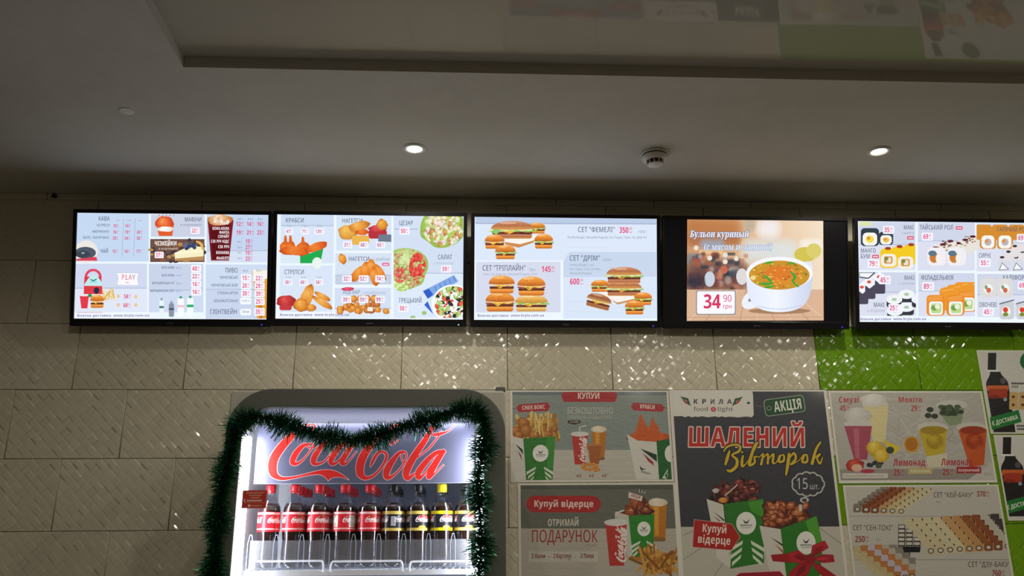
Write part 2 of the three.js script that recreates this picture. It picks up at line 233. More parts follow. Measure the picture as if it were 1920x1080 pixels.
  [['ЧЕРНІГІВСЬКЕ', 150, '15', '22'], ['ЧЕРНІГІВСЬКЕ БІЛЕ', 220, '20', '29'], ['СТЕЛЛА АРТУА', 168, '30', '39'], ['БЕЗАЛКОГОЛЬНЕ', 196, '', '25']].forEach(([s, w, a, b], i) => { const y = 628 + i * 63; T(g, s, 1406 - w, y - 10, 22, w, INK); if (a) price(g, 1440, y, 36, a, RED, '#f2f6ff'); else { rect(g, 1424, y - 46, 90, 54, '#f2f6ff', 10); T(g, '0,33 л', 1440, y - 14, 14, 58, INK); } price(g, 1550, y + 3, 36, b, RED, '#f2f6ff'); });
  T(g, 'ГЛІНТВЕЙН', 1176, 904, 38, 224, INK); rect(g, 1424, 862, 88, 52, '#f2f6ff', 10); T(g, '250 мл', 1438, 894, 18, 60, INK); price(g, 1546, 904, 38, '35', RED, '#f2f6ff');
  rect(g, 60, 888, 630, 60, '#eef4ff'); for (let i = 0; i < 14; i++) rect(g, 106 + i * 15, 884, 11, 7, '#d8a6b8'); website(g, 108, 922, 580);
}
function screenChicken(g) {
  rect(g, 0, 0, 1800, 1100, PALE);
  shelfPane(g, 112, 96, 428, 396, 190, '#c8d8ee', '#d6e2f4'); shelfPane(g, 106, 510, 424, 372, 0, '#d6e2f4'); shelfPane(g, 560, 100, 446, 290, 0, '#d2e0f2'); shelfPane(g, 552, 410, 454, 254, 590, '#d4e0f0', '#c2cde0'); shelfPane(g, 548, 690, 454, 244, 860, '#d0dcf0', '#dee8f6'); shelfPane(g, 1024, 104, 570, 830, 575, '#cfdcf0', '#d9e6f6');
  T(g, 'КРАБСИ', 150, 162, 36, 150, INK); T(g, 'СТРІПСИ', 142, 580, 36, 160, INK); T(g, 'НАГЕТСИ', 606, 164, 36, 168, INK); T(g, 'НАГЕТСИ', 658, 474, 36, 172, INK); T(g, 'з рибою', 850, 472, 28, 142, '#9aa6b8', { skew: -0.25 }); T(g, 'АЦЕЗАР', 612, 740, 30, 140, '#7a8498'); T(g, 'з ковбаскою', 775, 742, 26, 185, '#aab2c4', { skew: -0.2 });
  [['3 шт', '47'], ['7 шт', '71'], ['16 шт', '139']].forEach(([a, b], i) => { T(g, a, 160 + i * 122, 196, 15, 44, '#8d97ab'); price(g, [156, 282, 390][i], 248, 28, b, '#c65a86', '#f1f5ff'); });
  [['2 шт', '38'], ['4 шт', '48'], ['5 шт', '58']].forEach(([a, b], i) => { T(g, a, 156 + i * 122, 612, 15, 44, '#8d97ab'); price(g, 146 + i * 124, 660, 30, b, '#c65a86', '#f1f5ff'); });
  for (const [x, y, w, h, s] of [[150, 330, 44, 75, 1], [190, 330, 44, 75, 2], [290, 340, 56, 85, 3]]) { blob(g, x, y + 40, w, h * 0.75, CRAB, s); poly(g, [[x - 16, y + 10], [x - 8, y - 62], [x + 8, y - 60], [x + 18, y + 10]], '#d9661f'); }
  blob(g, 240, 390, 130, 40, CRAB, 6); blob(g, 400, 360, 100, 34, CRAB, 7, 0.1, -0.35); poly(g, [[268, 440], [455, 375], [432, 492], [270, 492]], '#1fa84e'); oval(g, 405, 490, 40, 46, '#e6f2ea'); poly(g, [[110, 420], [268, 430], [268, 492], [112, 492]], '#d8e6f2');
  blob(g, 160, 800, 80, 50, ['#e05a52', '#b82f34', '#8a1f26'], 9); rect(g, 104, 830, 100, 40, '#c23a40', 20); blob(g, 320, 770, 45, 110, CRISP, 30, 0.14, 0.35); blob(g, 280, 830, 62, 56, CRISP, 31); blob(g, 450, 810, 95, 26, CRISP, 32, 0.1, 0.55); blob(g, 450, 760, 70, 22, CRISP, 33, 0.1, 0.5); blob(g, 360, 850, 40, 32, CRISP, 34);
  blob(g, 650, 240, 78, 62, ['#f4c868', '#e0a040', '#b87428'], 40); blob(g, 745, 190, 90, 38, CRISP, 41, 0.12, -0.25); rect(g, 820, 220, 150, 72, '#b62c38', 20); blob(g, 895, 210, 75, 26, ['#e0525a', '#c03040', '#8c1c28'], 42); blob(g, 930, 180, 46, 48, ['#f2b84e', '#dd9030', '#b06018'], 43); blob(g, 770, 240, 55, 24, CRAB, 44); rect(g, 686, 268, 140, 74, '#e7b24c', 16); rect(g, 900, 258, 106, 60, '#6c788c');
  ['31', '48', '65'].forEach((s, i) => price(g, [622, 754, 890][i], 358, 32, s, '#c65a86', '#f1f5ff'));
  blob(g, 610, 458, 32, 46, CRISP, 50, 0.1, -0.5); for (const [x, y, r] of [[730, 580, 0.7], [790, 560, 0.2], [845, 530, -0.1], [910, 570, -0.6], [870, 600, -0.2]]) blob(g, x, y, 38, 78, ['#f6aa54', '#e07e28', '#b05618'], x, 0.08, r); rect(g, 930, 488, 60, 26, '#e0588a', 12); T(g, 'NEW', 940, 508, 12, 40, '#fff', { bold: true });
  ['32', '52', '74'].forEach((s, i) => price(g, [616, 750, 884][i], 634, 34, s, '#c65a86', '#f1f5ff'));
  blob(g, 655, 700, 50, 16, ['#e4607a', '#d04868', '#b03858'], 60); for (let i = 0, r = mulberry(14); i < 22; i++) blob(g, 570 + r() * 420, 820 + r() * 60 - Math.abs(i - 11) * -1, 28, 24, i % 3 ? CRISP : ['#e6a05a', '#c06a30', '#8a4420'], 70 + i); for (let i = 0; i < 4; i++) blob(g, 700 + i * 55, 780, 30, 30, CRISP, 99 + i); rect(g, 812, 846, 44, 34, '#efe9dc', 6);
  ['39', '59', '99'].forEach((s, i) => price(g, [612, 750, 882][i], 802, 34, s, '#c65a86', '#f1f5ff'));
  // salads
  const salad = (x, y, rx, ry, cols, seed, n, leaf) => { if (leaf) blob(g, x, y, rx * 1.12, ry * 1.12, leaf, seed, 0.1); g.save(); g.beginPath(); g.ellipse(x, y, rx, ry, 0, 0, 7); g.clip(); const r = mulberry(seed); for (let i = 0; i < n; i++) { const a = r() * 6.3, k = Math.sqrt(r()); blob(g, x + Math.cos(a) * rx * k, y + Math.sin(a) * ry * k, 14 + r() * 18, 9 + r() * 10, cols[i % cols.length], seed * 100 + i, 0.25, r() * 3); } g.restore(); };
  g.save(); g.beginPath(); g.rect(1024, 104, 570, 832); g.clip();
  salad(1430, 210, 165, 150, [['#fff6e8', '#ead8bc', '#c09a6a'], ['#f6f2ea', '#dcd0c2', '#a8856a'], ['#e6b878', '#c68a48', '#8a5428'], ['#f2f4e2', '#d6e0b0', '#a8bc70']], 4, 110, ['#cfe48a', '#a6ca58', '#86aa3c']);
  salad(1140, 530, 150, 160, [['#e6d8a8', '#c9a868', '#8e6a34'], ['#e8d4b0', '#c08a60', '#8a4c34'], ['#e4ecc0', '#a8c468', '#6a8a34']], 6, 90, ['#dcebb4', '#b4d07a', '#8fb050']);
  salad(1220, 530, 70, 125, [['#f06858', '#d83a34', '#a82420'], ['#f28a7c', '#e0483e', '#b02c28']], 7, 40); salad(1090, 660, 70, 60, [['#d6ea9a', '#a8cc58', '#7ea03a'], ['#eef6d4', '#c8e08a', '#94b850']], 8, 26); salad(1075, 590, 60, 60, [['#f07a70', '#d8463e', '#a82a26'], ['#e8b8a0', '#c87a5a', '#8a4430']], 9, 22);
  poly(g, [[1262, 718], [1515, 588], [1552, 640], [1302, 780]], '#7fa6e2'); poly(g, [[1262, 718], [1310, 698], [1345, 745], [1302, 780]], '#2c5cc8'); poly(g, [[1272, 830], [1300, 800], [1345, 905]], '#3866cc'); for (let i = 0; i < 5; i++) seg(g, 1360 + i * 38, 680 - i * 20, 1375 + i * 38, 715 - i * 20, '#4a74c4', 6);
  oval(g, 1510, 820, 175, 155, '#f6faff'); salad(1510, 820, 160, 142, [['#fff', '#f2f0e8', '#c8ccc0'], ['#ee7a5a', '#d84a36', '#a83020'], ['#3a3f3a', '#23282a', '#14181a'], ['#d6e6a0', '#9cc058', '#6a8c38'], ['#d8e8b0', '#a8c872', '#7c9c4c']], 10, 130);
  oval(g, 1272, 895, 20, 16, '#9cc47c'); oval(g, 1180, 930, 22, 14, '#9cc47c'); g.restore();
  T(g, 'ЦЕЗАР', 1068, 180, 36, 116, INK); T(g, 'САЛАТ', 1384, 460, 38, 118, INK); T(g, 'з беконом', 1345, 500, 18, 165, '#aab4c8', { skew: -0.2 }); T(g, 'ГРЕЦЬКИЙ', 1066, 812, 38, 188, INK); seg(g, 1030, 214, 1218, 214, '#8694aa', 4);
  price(g, 1082, 246, 36, '50', RED, '#f1f5ff'); price(g, 1420, 556, 36, '59', RED, '#f1f5ff'); price(g, 1072, 874, 36, '50', RED, '#f1f5ff');
  rect(g, 80, 884, 470, 56, '#eef4ff'); website(g, 108, 916, 556);
}
function screenSets(g) {
  rect(g, 0, 0, 1800, 1100, PALE); rect(g, 90, 105, 1470, 365, PANE2); rect(g, 90, 105, 1470, 70, '#b9c8e2'); rect(g, 90, 165, 1470, 10, '#a8b6d0');
  rect(g, 98, 480, 680, 408, '#d3d8ea'); poly(g, [[800, 480], [850, 396], [1560, 396], [1560, 940], [800, 940]], '#d6e3f5'); poly(g, [[800, 480], [850, 400], [1560, 400], [1560, 600], [800, 606]], '#c6d4ea');
  for (const y of [360, 440, 800, 880]) seg(g, 820, y, 1180, y + 6, '#c3d1e6', 2);
  poly(g, [[300, 310], [580, 260], [600, 300], [450, 340], [330, 320]], '#f5f0ea'); poly(g, [[330, 320], [450, 338], [600, 296], [600, 310], [440, 366], [330, 340]], '#c98a52');
  burger(g, 520, 160, 135, 92, 2); burger(g, 215, 145, 345, 150, 4, { bun: ['#d99a78', '#b06a48', '#d8a050'], cream: true }); poly(g, [[215, 240], [240, 215], [300, 225], [260, 260]], '#8cc46a'); burger(g, 165, 258, 160, 118, 5, { bacon: true, salad: false }); burger(g, 565, 250, 152, 124, 6); burger(g, 250, 342, 165, 118, 7);
  T(g, 'СЕТ "ФЕМЕЛІ"', 918, 238, 42, 304, INK); price(g, 1256, 244, 46, '350', '#e23a6a'); T(g, '1650 г', 1408, 244, 20, 74, '#8a94a8'); T(g, 'Family Burger, Веселий Роджер, Ель Торро, Чікен Чіз, Диф Чік', 834, 290, 18, 648, '#8a94a8');
  T(g, 'СЕТ "ТРІПЛАЙН"', 148, 552, 44, 350, INK); T(g, '730 г', 520, 556, 22, 60, '#8a94a8'); price(g, 624, 562, 46, '145', '#e23a6a'); T(g, 'Чікен Чіз, Диф Чік, Веселий Роджер, Б-52', 150, 588, 16, 440, '#9aa2b4');
  for (const [x, y, w, h, s, o] of [[175, 720, 232, 162, 11, { bacon: true, salad: false }], [200, 586, 208, 150, 12, { salad: false }], [412, 740, 262, 142, 13, { bun: ['#f8dca0', '#e2ae58', '#c48a38'] }], [430, 594, 226, 160, 14, { bacon: true, salad: false }]]) burger(g, x, y, w, h, s, o);
  T(g, 'СЕТ "ДРІМ"', 850, 470, 42, 250, INK); T(g, '2500 г', 1120, 474, 22, 84, '#9aa6ba'); ['Family Burger 2 шт,', 'Ель Торро, Б-52, Ля Фан,', 'Веселий Роджер'].forEach((s, i) => T(g, s, 852, 514 + i * 34, 18, [204, 254, 178][i], '#8f9ab0')); price(g, 852, 664, 48, '600', '#e23a6a');
  poly(g, [[1080, 720], [1330, 700], [1440, 770], [1240, 810], [1190, 790]], '#f3eee8'); poly(g, [[1190, 785], [1240, 812], [1440, 765], [1440, 780], [1240, 826]], '#c98a52');
  burger(g, 1024, 624, 150, 100, 20); burger(g, 1148, 636, 290, 122, 21, { bun: ['#d99a78', '#b06a48', '#d8a050'], cream: true }); burger(g, 1150, 518, 288, 140, 22, { bun: ['#d99a78', '#b06a48', '#d8a050'], cream: true }); burger(g, 1375, 724, 146, 108, 23); burger(g, 1300, 790, 156, 118, 24); g.save(); g.translate(1085, 800); g.rotate(0.25); burger(g, -100, -64, 205, 122, 25, { bun: ['#c98a62', '#96583a', '#c89a58'], salad: false }); g.restore();
  website(g, 110, 922, 536);
}
function screenSoup(g) {
  rect(g, 0, 0, 1800, 1100, '#050507'); g.save(); g.beginPath(); g.rect(292, 132, 1106, 824); g.clip();
  const f = g.createLinearGradient(292, 0, 1400, 0); f.addColorStop(0, '#c9936a'); f.addColorStop(0.4, '#dcb48c'); f.addColorStop(1, '#efdcc4'); g.fillStyle = f; g.fillRect(292, 132, 1106, 580);
  const r = mulberry(77), bl = (x, y, w, h, c, a = 0.75) => { g.globalAlpha = a * 0.24; for (let i = -3; i <= 4; i++) { const q = Math.min(w, h) * 0.07 * i; rect(g, x + q, y + q, w - 2 * q, h - 2 * q, c, Math.min(w - 2 * q, h - 2 * q) * 0.45); } g.globalAlpha = 1; };
  bl(292, 140, 430, 150, '#b8703c'); bl(300, 260, 420, 90, '#a86a44'); bl(860, 140, 180, 140, '#eef0f4', 0.8); bl(750, 135, 90, 90, '#b8a898'); bl(740, 310, 430, 170, '#d6e0ea'); bl(1210, 300, 170, 80, '#f2f0ea'); bl(400, 300, 190, 80, '#98a4ba'); bl(390, 385, 190, 30, '#f6c890'); bl(292, 420, 130, 70, '#6e7e94');
  oval(g, 1250, 420, 90, 60, '#cfc052'); oval(g, 1320, 390, 60, 60, '#d8ca6a'); bl(292, 490, 480, 215, '#54383a', 0.85); for (let i = 0; i < 60; i++) bl(300 + r() * 460, 400 + r() * 290, 20 + r() * 50, 20 + r() * 50, ['#31303c', '#7a4238', '#a05a48', '#b8a8a0', '#2c3a44', '#c87a5a'][i % 6], 0.6);
  oval(g, 475, 620, 42, 62, '#c6d0dc'); oval(g, 735, 600, 46, 66, '#dcd6d6'); bl(292, 590, 130, 110, '#2c2f3c'); oval(g, 590, 545, 30, 34, '#c06a50'); for (const [x, y] of [[365, 368], [600, 425], [600, 480], [690, 455], [475, 450]]) oval(g, x, y, 20, 20, '#eadccc');
  rect(g, 292, 705, 1110, 255, '#d9b294'); for (let i = 0; i < 9; i++) seg(g, 560 + i * 70, 705, 300 + i * 140, 960, i % 2 ? '#b98e70' : '#e6c6aa', 6); rect(g, 292, 925, 1110, 6, '#c49c80');
  oval(g, 1040, 878, 250, 24, '#a5805f'); brush(g, [[850, 730, 60], [790, 770, 70], [770, 820, 70], [800, 835, 50], [850, 815, 60]], '#e9edfa'); oval(g, 806, 786, 22, 14, '#8e8494', -0.6); rect(g, 1230, 476, 78, 90, '#dfe4f2', 36);
  { const f = g.createLinearGradient(772, 0, 1308, 0); f.addColorStop(0, '#dfe6fa'); f.addColorStop(0.45, '#eef2ff'); f.addColorStop(1, '#c9d2ea'); g.fillStyle = f; g.beginPath(); g.moveTo(770, 570); g.bezierCurveTo(772, 780, 800, 886, 1040, 888); g.bezierCurveTo(1280, 886, 1300, 760, 1310, 570); g.closePath(); g.fill(); g.strokeStyle = '#c2cbe4'; g.lineWidth = 6; g.beginPath(); g.moveTo(866, 838); g.quadraticCurveTo(1040, 890, 1216, 832); g.stroke(); } oval(g, 1040, 572, 270, 132, '#f1f4ff'); oval(g, 1038, 588, 246, 118, '#c9922c'); oval(g, 1050, 590, 160, 80, '#d98a2e'); oval(g, 1040, 570, 110, 60, '#dd7a2c');
  for (let i = 0; i < 90; i++) { const a = r() * 6.3, k = Math.sqrt(r()); oval(g, 1038 + Math.cos(a) * 230 * k, 588 + Math.sin(a) * 105 * k, 4 + r() * 9, 3 + r() * 4, ['#e8b850', '#b8702a', '#f0c868', '#6e7a2a', '#a85a24'][i % 5]); }
  for (const p of [[[920, 590, 14], [960, 630, 20], [975, 655, 10]], [[870, 655, 8], [930, 660, 20], [985, 655, 8]], [[920, 690, 8], [960, 684, 18], [1000, 672, 6]], [[1130, 560, 10], [1165, 600, 24], [1150, 640, 16], [1190, 680, 14]], [[920, 492, 8], [960, 486, 16], [990, 484, 6]], [[1110, 490, 8], [1140, 494, 16], [1165, 492, 6]]]) brush(g, p, '#3fa437');
  oval(g, 826, 610, 22, 18, '#f0d890'); rect(g, 366, 712, 320, 196, '#8c8c96', 16); rect(g, 374, 718, 304, 182, '#f4f4fb', 14); T(g, '34', 424, 856, 112, 142, '#d8315c', { bold: true }); T(g, '90', 582, 802, 54, 72, '#d8486e'); T(g, 'грн', 580, 856, 36, 76, '#d8486e');
  T(g, 'Бульон куриный', 312, 280, 52, 478, '#f4f4ff', { font: 'serif', bold: true, skew: -0.15, line: '#6a6f8c', lw: 9 }); T(g, '(с мясом и лапшой)', 424, 384, 50, 560, '#eef4ff', { font: 'serif', skew: -0.15, line: '#8a9cc0', lw: 7 });
  g.restore();
}
function screenRolls(g) {
  rect(g, 0, 0, 2000, 1200, PALE);
  for (const [x, y, w, h, l] of [[126, 152, 436, 374, 330], [582, 156, 444, 374, 300], [1040, 160, 600, 376, 330], [130, 544, 438, 336, 700], [586, 550, 438, 336, 690], [1044, 556, 600, 336, 720]]) shelfPane(g, x, y, w, h, l, '#cdd3e6', '#d8dcec');
  g.save(); g.beginPath(); g.rect(126, 152, 436, 374); g.clip();
  rolls(g, 140, 200, 140, 140, '#2e3c46', '#e6d84a'); rolls(g, 280, 230, 110, 100, '#2e3c46', '#e8b84a'); rect(g, 130, 152, 90, 30, '#d9dfa0', 10);
  for (const [x, y] of [[470, 330], [380, 345], [290, 360]]) { rect(g, x, y, 130, 150, '#efc61e', 30); oval(g, x + 60, y - 2, 24, 12, '#a83a1c'); } for (const [x, y] of [[296, 400], [428, 420]]) { rect(g, x, y, 120, 100, '#efeadc', 34); rect(g, x + 24, y + 20, 66, 56, '#c88a4a', 12); rect(g, x + 44, y + 28, 36, 40, '#e8e0c0', 8); oval(g, x + 42, y + 38, 16, 14, '#7a8a4a'); } g.restore();
  T(g, 'МАКІ', 470, 210, 34, 80, INK); T(g, 'з манго', 452, 246, 22, 98, '#9aa6b8', { skew: -0.2 }); price(g, 320, 232, 38, '35', RED, '#eff3ff'); T(g, 'МАНГО', 138, 392, 34, 120, INK); T(g, 'БУМ', 138, 436, 34, 74, INK); price(g, 204, 496, 40, '79', RED, '#eff3ff');
  for (const [x, y] of [[498, 262], [228, 408], [878, 184]]) { rect(g, x, y, 52, 26, '#d83a5e', 6); T(g, 'NEW', x + 6, y + 19, 12, 40, '#fff', { bold: true }); }
  T(g, 'ТАЙСЬКИЙ РОЛ', 596, 210, 36, 262, INK); price(g, 622, 284, 38, '69', RED, '#eff3ff');
  for (let i = 5; i >= 0; i--) { const x = 660 + i * 58, y = 350 - (i % 3) * 14 - i * 12; rect(g, x, y, 110, 140 - i * 6, '#e4dfd6', 26); for (let j = 0, r = mulberry(i + 5); j < 16; j++) oval(g, x + r() * 110, y + r() * 50, 10, 5, ['#5a4a42', '#b98a6a', '#f1ece4', '#8a8478'][j % 4]); oval(g, x + 60, y + 2, 24, 10, '#5e2030'); }
  for (const x of [655, 810]) { rect(g, x, 350, 146, 142, '#eceaf0', 40); oval(g, x + 54, 430, 36, 40, '#c87a34'); oval(g, x + 40, 396, 32, 22, '#5a7488'); oval(g, x + 86, 436, 20, 34, '#f0eee8'); }
  g.save(); g.beginPath(); g.rect(1040, 160, 600, 376); g.clip(); for (let i = 0; i < 3; i++) rect(g, 1030 + i * 130, 170, 130, 120, '#d28a30', 26); rolls(g, 1066, 220, 126, 140, '#d28a30', '#b8b0b8'); rolls(g, 1200, 220, 126, 140, '#d28a30', '#b8b0b8'); for (let j = 0; j < 3; j++) for (let i = 0; i < 4; i++) { rect(g, 1215 + i * 110 + j * 50, 410 - j * 44, 100, 60, '#e2dcdc', 16); oval(g, 1240 + i * 110 + j * 50, 426 - j * 44, 18, 10, '#3c3842'); } for (let i = 0; i < 4; i++) { rect(g, 1204 + i * 110, 446, 100, 90, '#d5d8e2', 20); poly(g, [[1218 + i * 110, 526], [1240 + i * 110, 470], [1290 + i * 110, 520]], '#f0f2f6', '#4a5060', 4); } g.restore();
  T(g, 'ГАРЯЧИЙ РОЛ', 1200, 224, 36, 246, INK); price(g, 1366, 292, 38, '69', RED, '#eff3ff'); T(g, 'СИРНІ', 1056, 428, 34, 96, INK); price(g, 1072, 488, 38, '55', RED, '#eff3ff');
  g.save(); g.beginPath(); g.rect(130, 544, 438, 336); g.clip(); for (const [x, y] of [[130, 640], [185, 600], [260, 560]]) { rect(g, x - 10, y + 40, 80, 110, '#4a4658', 14); poly(g, [[x - 40, y + 20], [x + 25, y - 20], [x + 85, y + 20], [x + 25, y + 70]], '#f0f0f6'); oval(g, x + 20, y + 18, 16, 12, '#d8584a'); } poly(g, [[130, 544], [250, 544], [200, 590], [130, 580]], '#eef0f6', '#32303e', 8);
  for (const [x, y] of [[440, 680], [345, 720], [440, 780], [540, 720], [350, 810]]) { rect(g, x - 4, y + 26, 116, 70, '#343640', 20); oval(g, x + 55, y + 34, 62, 36, '#edf0f4'); oval(g, x + 55, y + 34, 20, 12, '#a8c8a4'); } g.restore();
  price(g, 290, 622, 40, '45', RED, '#eff3ff'); T(g, 'МАКІ', 476, 602, 34, 80, INK); T(g, 'з лососем', 430, 638, 22, 124, '#a4aec0', { skew: -0.2 }); T(g, 'МАКІ', 240, 812, 34, 86, INK); T(g, 'з огірком', 190, 850, 24, 136, '#a4aec0', { skew: -0.2 }); price(g, 364, 838, 38, '25', RED, '#eff3ff');
  T(g, 'ФІЛАДЕЛЬФІЯ', 606, 602, 36, 254, INK); price(g, 626, 672, 40, '89', RED, '#eff3ff'); g.save(); g.beginPath(); g.rect(586, 550, 438, 336); g.clip();
  for (const [x, y] of [[930, 620], [860, 620], [800, 640], [750, 660]]) { rect(g, x, y, 150, 180, '#e8962c', 40); seg(g, x + 20, y + 30, x + 110, y + 14, '#f4bc74', 5); } for (const [x, y] of [[896, 690], [650, 720], [804, 720]]) { rect(g, x, y, 142, 160, '#e68a28', 30); rect(g, x + 20, y + 50, 106, 104, '#eef0f2', 20); rect(g, x + 36, y + 66, 78, 74, '#b8d48c', 14); oval(g, x + 60, y + 100, 26, 20, '#6ea04a'); oval(g, x + 84, y + 90, 20, 20, '#e8ecd8'); for (let i = 0; i < 3; i++) seg(g, x + 14, y + 20 + i * 10, x + 120, y + 8 + i * 12, '#f2b468', 4); } g.restore();
  T(g, 'КАЛІФОРНІЯ', 1244, 602, 36, 236, INK); price(g, 1372, 664, 38, '69', RED, '#eff3ff'); T(g, 'ОВОЧЕВІ', 1056, 812, 34, 142, INK); price(g, 1096, 870, 38, '45', RED, '#eff3ff');
  for (const x of [1070, 1200]) { rect(g, x, 590, 122, 150, '#dad8d6', 26); oval(g, x + 60, 672, 36, 36, '#eef0f0'); oval(g, x + 64, 684, 18, 20, '#cf6a4a'); oval(g, x + 44, 660, 12, 16, '#7a9a6a'); } for (const x of [1220, 1350, 1470]) { rect(g, x, 770, 110, 140, '#c9ccd0', 24); oval(g, x + 50, 850, 34, 40, '#f0f2f2'); oval(g, x + 45, 836, 20, 20, '#d8402c'); oval(g, x + 46, 872, 22, 16, '#7a8a3a'); seg(g, x, 790, x + 110, 760, '#565e68', 8); }
  website(g, 138, 914, 510);
}

// ------------------------------------------------------------------ what the printed posters show
function sign(g, pts, c, line) { poly(g, pts, c, line, 4); }
function posterFreeGift(g) {   // magnifier (940, 720, 5.647)
  rect(g, 0, 0, 2000, 1200, '#8c9892'); rect(g, 0, 60, 2000, 60, '#6f7c80'); rect(g, 0, 705, 2000, 400, '#c9c5bb'); for (let i = 0; i < 5; i++) seg(g, 560, 760 + i * 60, 1400, 752 + i * 62, '#bdb8ad', 3);
  sign(g, [[655, 65], [1205, 65], [1228, 125], [1205, 192], [655, 192], [628, 125]], '#b3232a'); T(g, 'КУПУЙ', 800, 158, 66, 242, '#efe3da', { bold: true });
  seg(g, 105, 270, 170, 262, '#6a2c2c', 6); seg(g, 1720, 250, 1760, 258, '#6a2c2c', 6); sign(g, [[175, 222], [480, 200], [508, 240], [488, 288], [180, 306], [152, 262]], '#b3232a'); T(g, 'СНЕК БОКС', 212, 280, 44, 246, '#efe3da', { bold: true, rot: -0.055 });
  sign(g, [[1400, 200], [1705, 215], [1735, 255], [1712, 298], [1400, 284], [1374, 242]], '#b3232a'); T(g, 'КРАБСИ', 1470, 262, 44, 162, '#efe3da', { bold: true, rot: 0.05 });
  T(g, 'БЕЗКОШТОВНО', 690, 320, 68, 492, '#c9cbc4'); T(g, 'ОТРИМАЙ ПОДАРУНОК', 692, 374, 36, 482, '#aeb3ac', { bold: true }); poly(g, [[700, 394], [834, 394], [834, 420], [766, 438], [700, 420]], '#3a2624'); T(g, 'на вибір', 722, 416, 16, 92, '#d8d0c8', { bold: true });
  sticks(g, 360, 470, 470, 210, 34, 9, ['#e8c878', '#cfa048', '#b07c30'], 1.5); for (const [x, y, w, h, r] of [[230, 420, 70, 55, 0.2], [150, 500, 60, 50, 0], [250, 500, 55, 70, 0.5], [345, 550, 62, 52, 0], [440, 480, 70, 50, -0.4], [480, 540, 70, 45, -0.3], [180, 550, 55, 40, 0.3], [560, 480, 40, 40, 0]]) blob(g, x, y, w, h, ['#d89a50', '#b06a2c', '#6e3c18'], x, 0.14, r); sticks(g, 420, 430, 220, 200, 6, 19, ['#f0d890', '#dcb65c', '#e8c878'], 0.5);
  g.save(); g.beginPath(); g.rect(105, 560, 480, 458); g.clip(); poly(g, [[105, 560], [232, 585], [272, 1020], [105, 1020]], '#dcdad2'); poly(g, [[150, 640], [228, 700], [235, 752]], '#1c3a28'); poly(g, [[175, 705], [215, 760], [222, 815]], '#a83a40'); poly(g, [[116, 620], [126, 640], [118, 700]], '#2c2c28'); poly(g, [[232, 585], [568, 560], [545, 1020], [272, 1020]], '#2f7d2c'); poly(g, [[470, 568], [568, 560], [548, 900], [490, 900]], '#3f9136'); logoRound(g, 416, 738, 82, 88);
  for (const s of [-1, 1]) for (let i = 0; i < 3; i++) { const x = 412 + s * (40 + i * 8), y = 878 + i * 45; poly(g, [[x, y], [x + s * (95 - i * 24), y + 50], [x + s * (100 - i * 24), y + 85], [x + s * 8, y + 28]], '#dfe8d8'); } g.restore();
  beer(g, 950, 450, 158, 365); cup(g, 740, 520, 176, 335); poly(g, [[912, 655], [1058, 655], [1030, 850], [935, 850]], '#b0622e'); rect(g, 895, 640, 165, 20, '#c8844c', 8); seg(g, 880, 690, 930, 850, '#d8cfc0', 12); for (let i = 0, r = mulberry(3); i < 16; i++) blob(g, 830 + r() * 200, 850 + r() * 75, 24, 18, CRISP, i + 3, 0.2); ['x2', 'x2', 'x2'].forEach((s, i) => T(g, s, 792 + i * 132, 986, 30, 54, '#8a3a38', { bold: true }));
  g.save(); g.beginPath(); g.rect(1320, 320, 490, 698); g.clip(); blob(g, 1570, 580, 240, 75, CRAB, 5, 0.1); for (const [x, y, w] of [[1480, 325, 58], [1605, 360, 52]]) { blob(g, x + 10, 540, w * 1.3, 120, CRAB, x, 0.1); brush(g, [[x - 2, y, 8], [x, y + 60, 50], [x + 10, y + 160, 110], [x + 10, 540, 130]], '#d3601f'); } poly(g, [[1328, 540], [1440, 605], [1640, 620], [1660, 1020], [1420, 1020]], '#dedcd4'); poly(g, [[1640, 612], [1810, 580], [1810, 1020], [1660, 1020]], '#17652c'); oval(g, 1785, 745, 60, 88, '#ecece4'); poly(g, [[1465, 690], [1640, 755], [1640, 830]], '#123a22'); poly(g, [[1490, 735], [1600, 830], [1610, 872], [1550, 825]], '#a82c38'); poly(g, [[1455, 870], [1490, 900], [1525, 905], [1470, 920]], '#4a4e4a'); T(g, 'WINGS', 1470, 940, 22, 100, '#5a5e5a', { bold: true, rot: 0.25 }); for (let i = 0; i < 3; i++) poly(g, [[1690 + i * 30, 1000 - i * 30], [1755, 900 + i * 30], [1740, 1010]], i % 2 ? '#17652c' : '#d8e2d2'); g.restore();
}
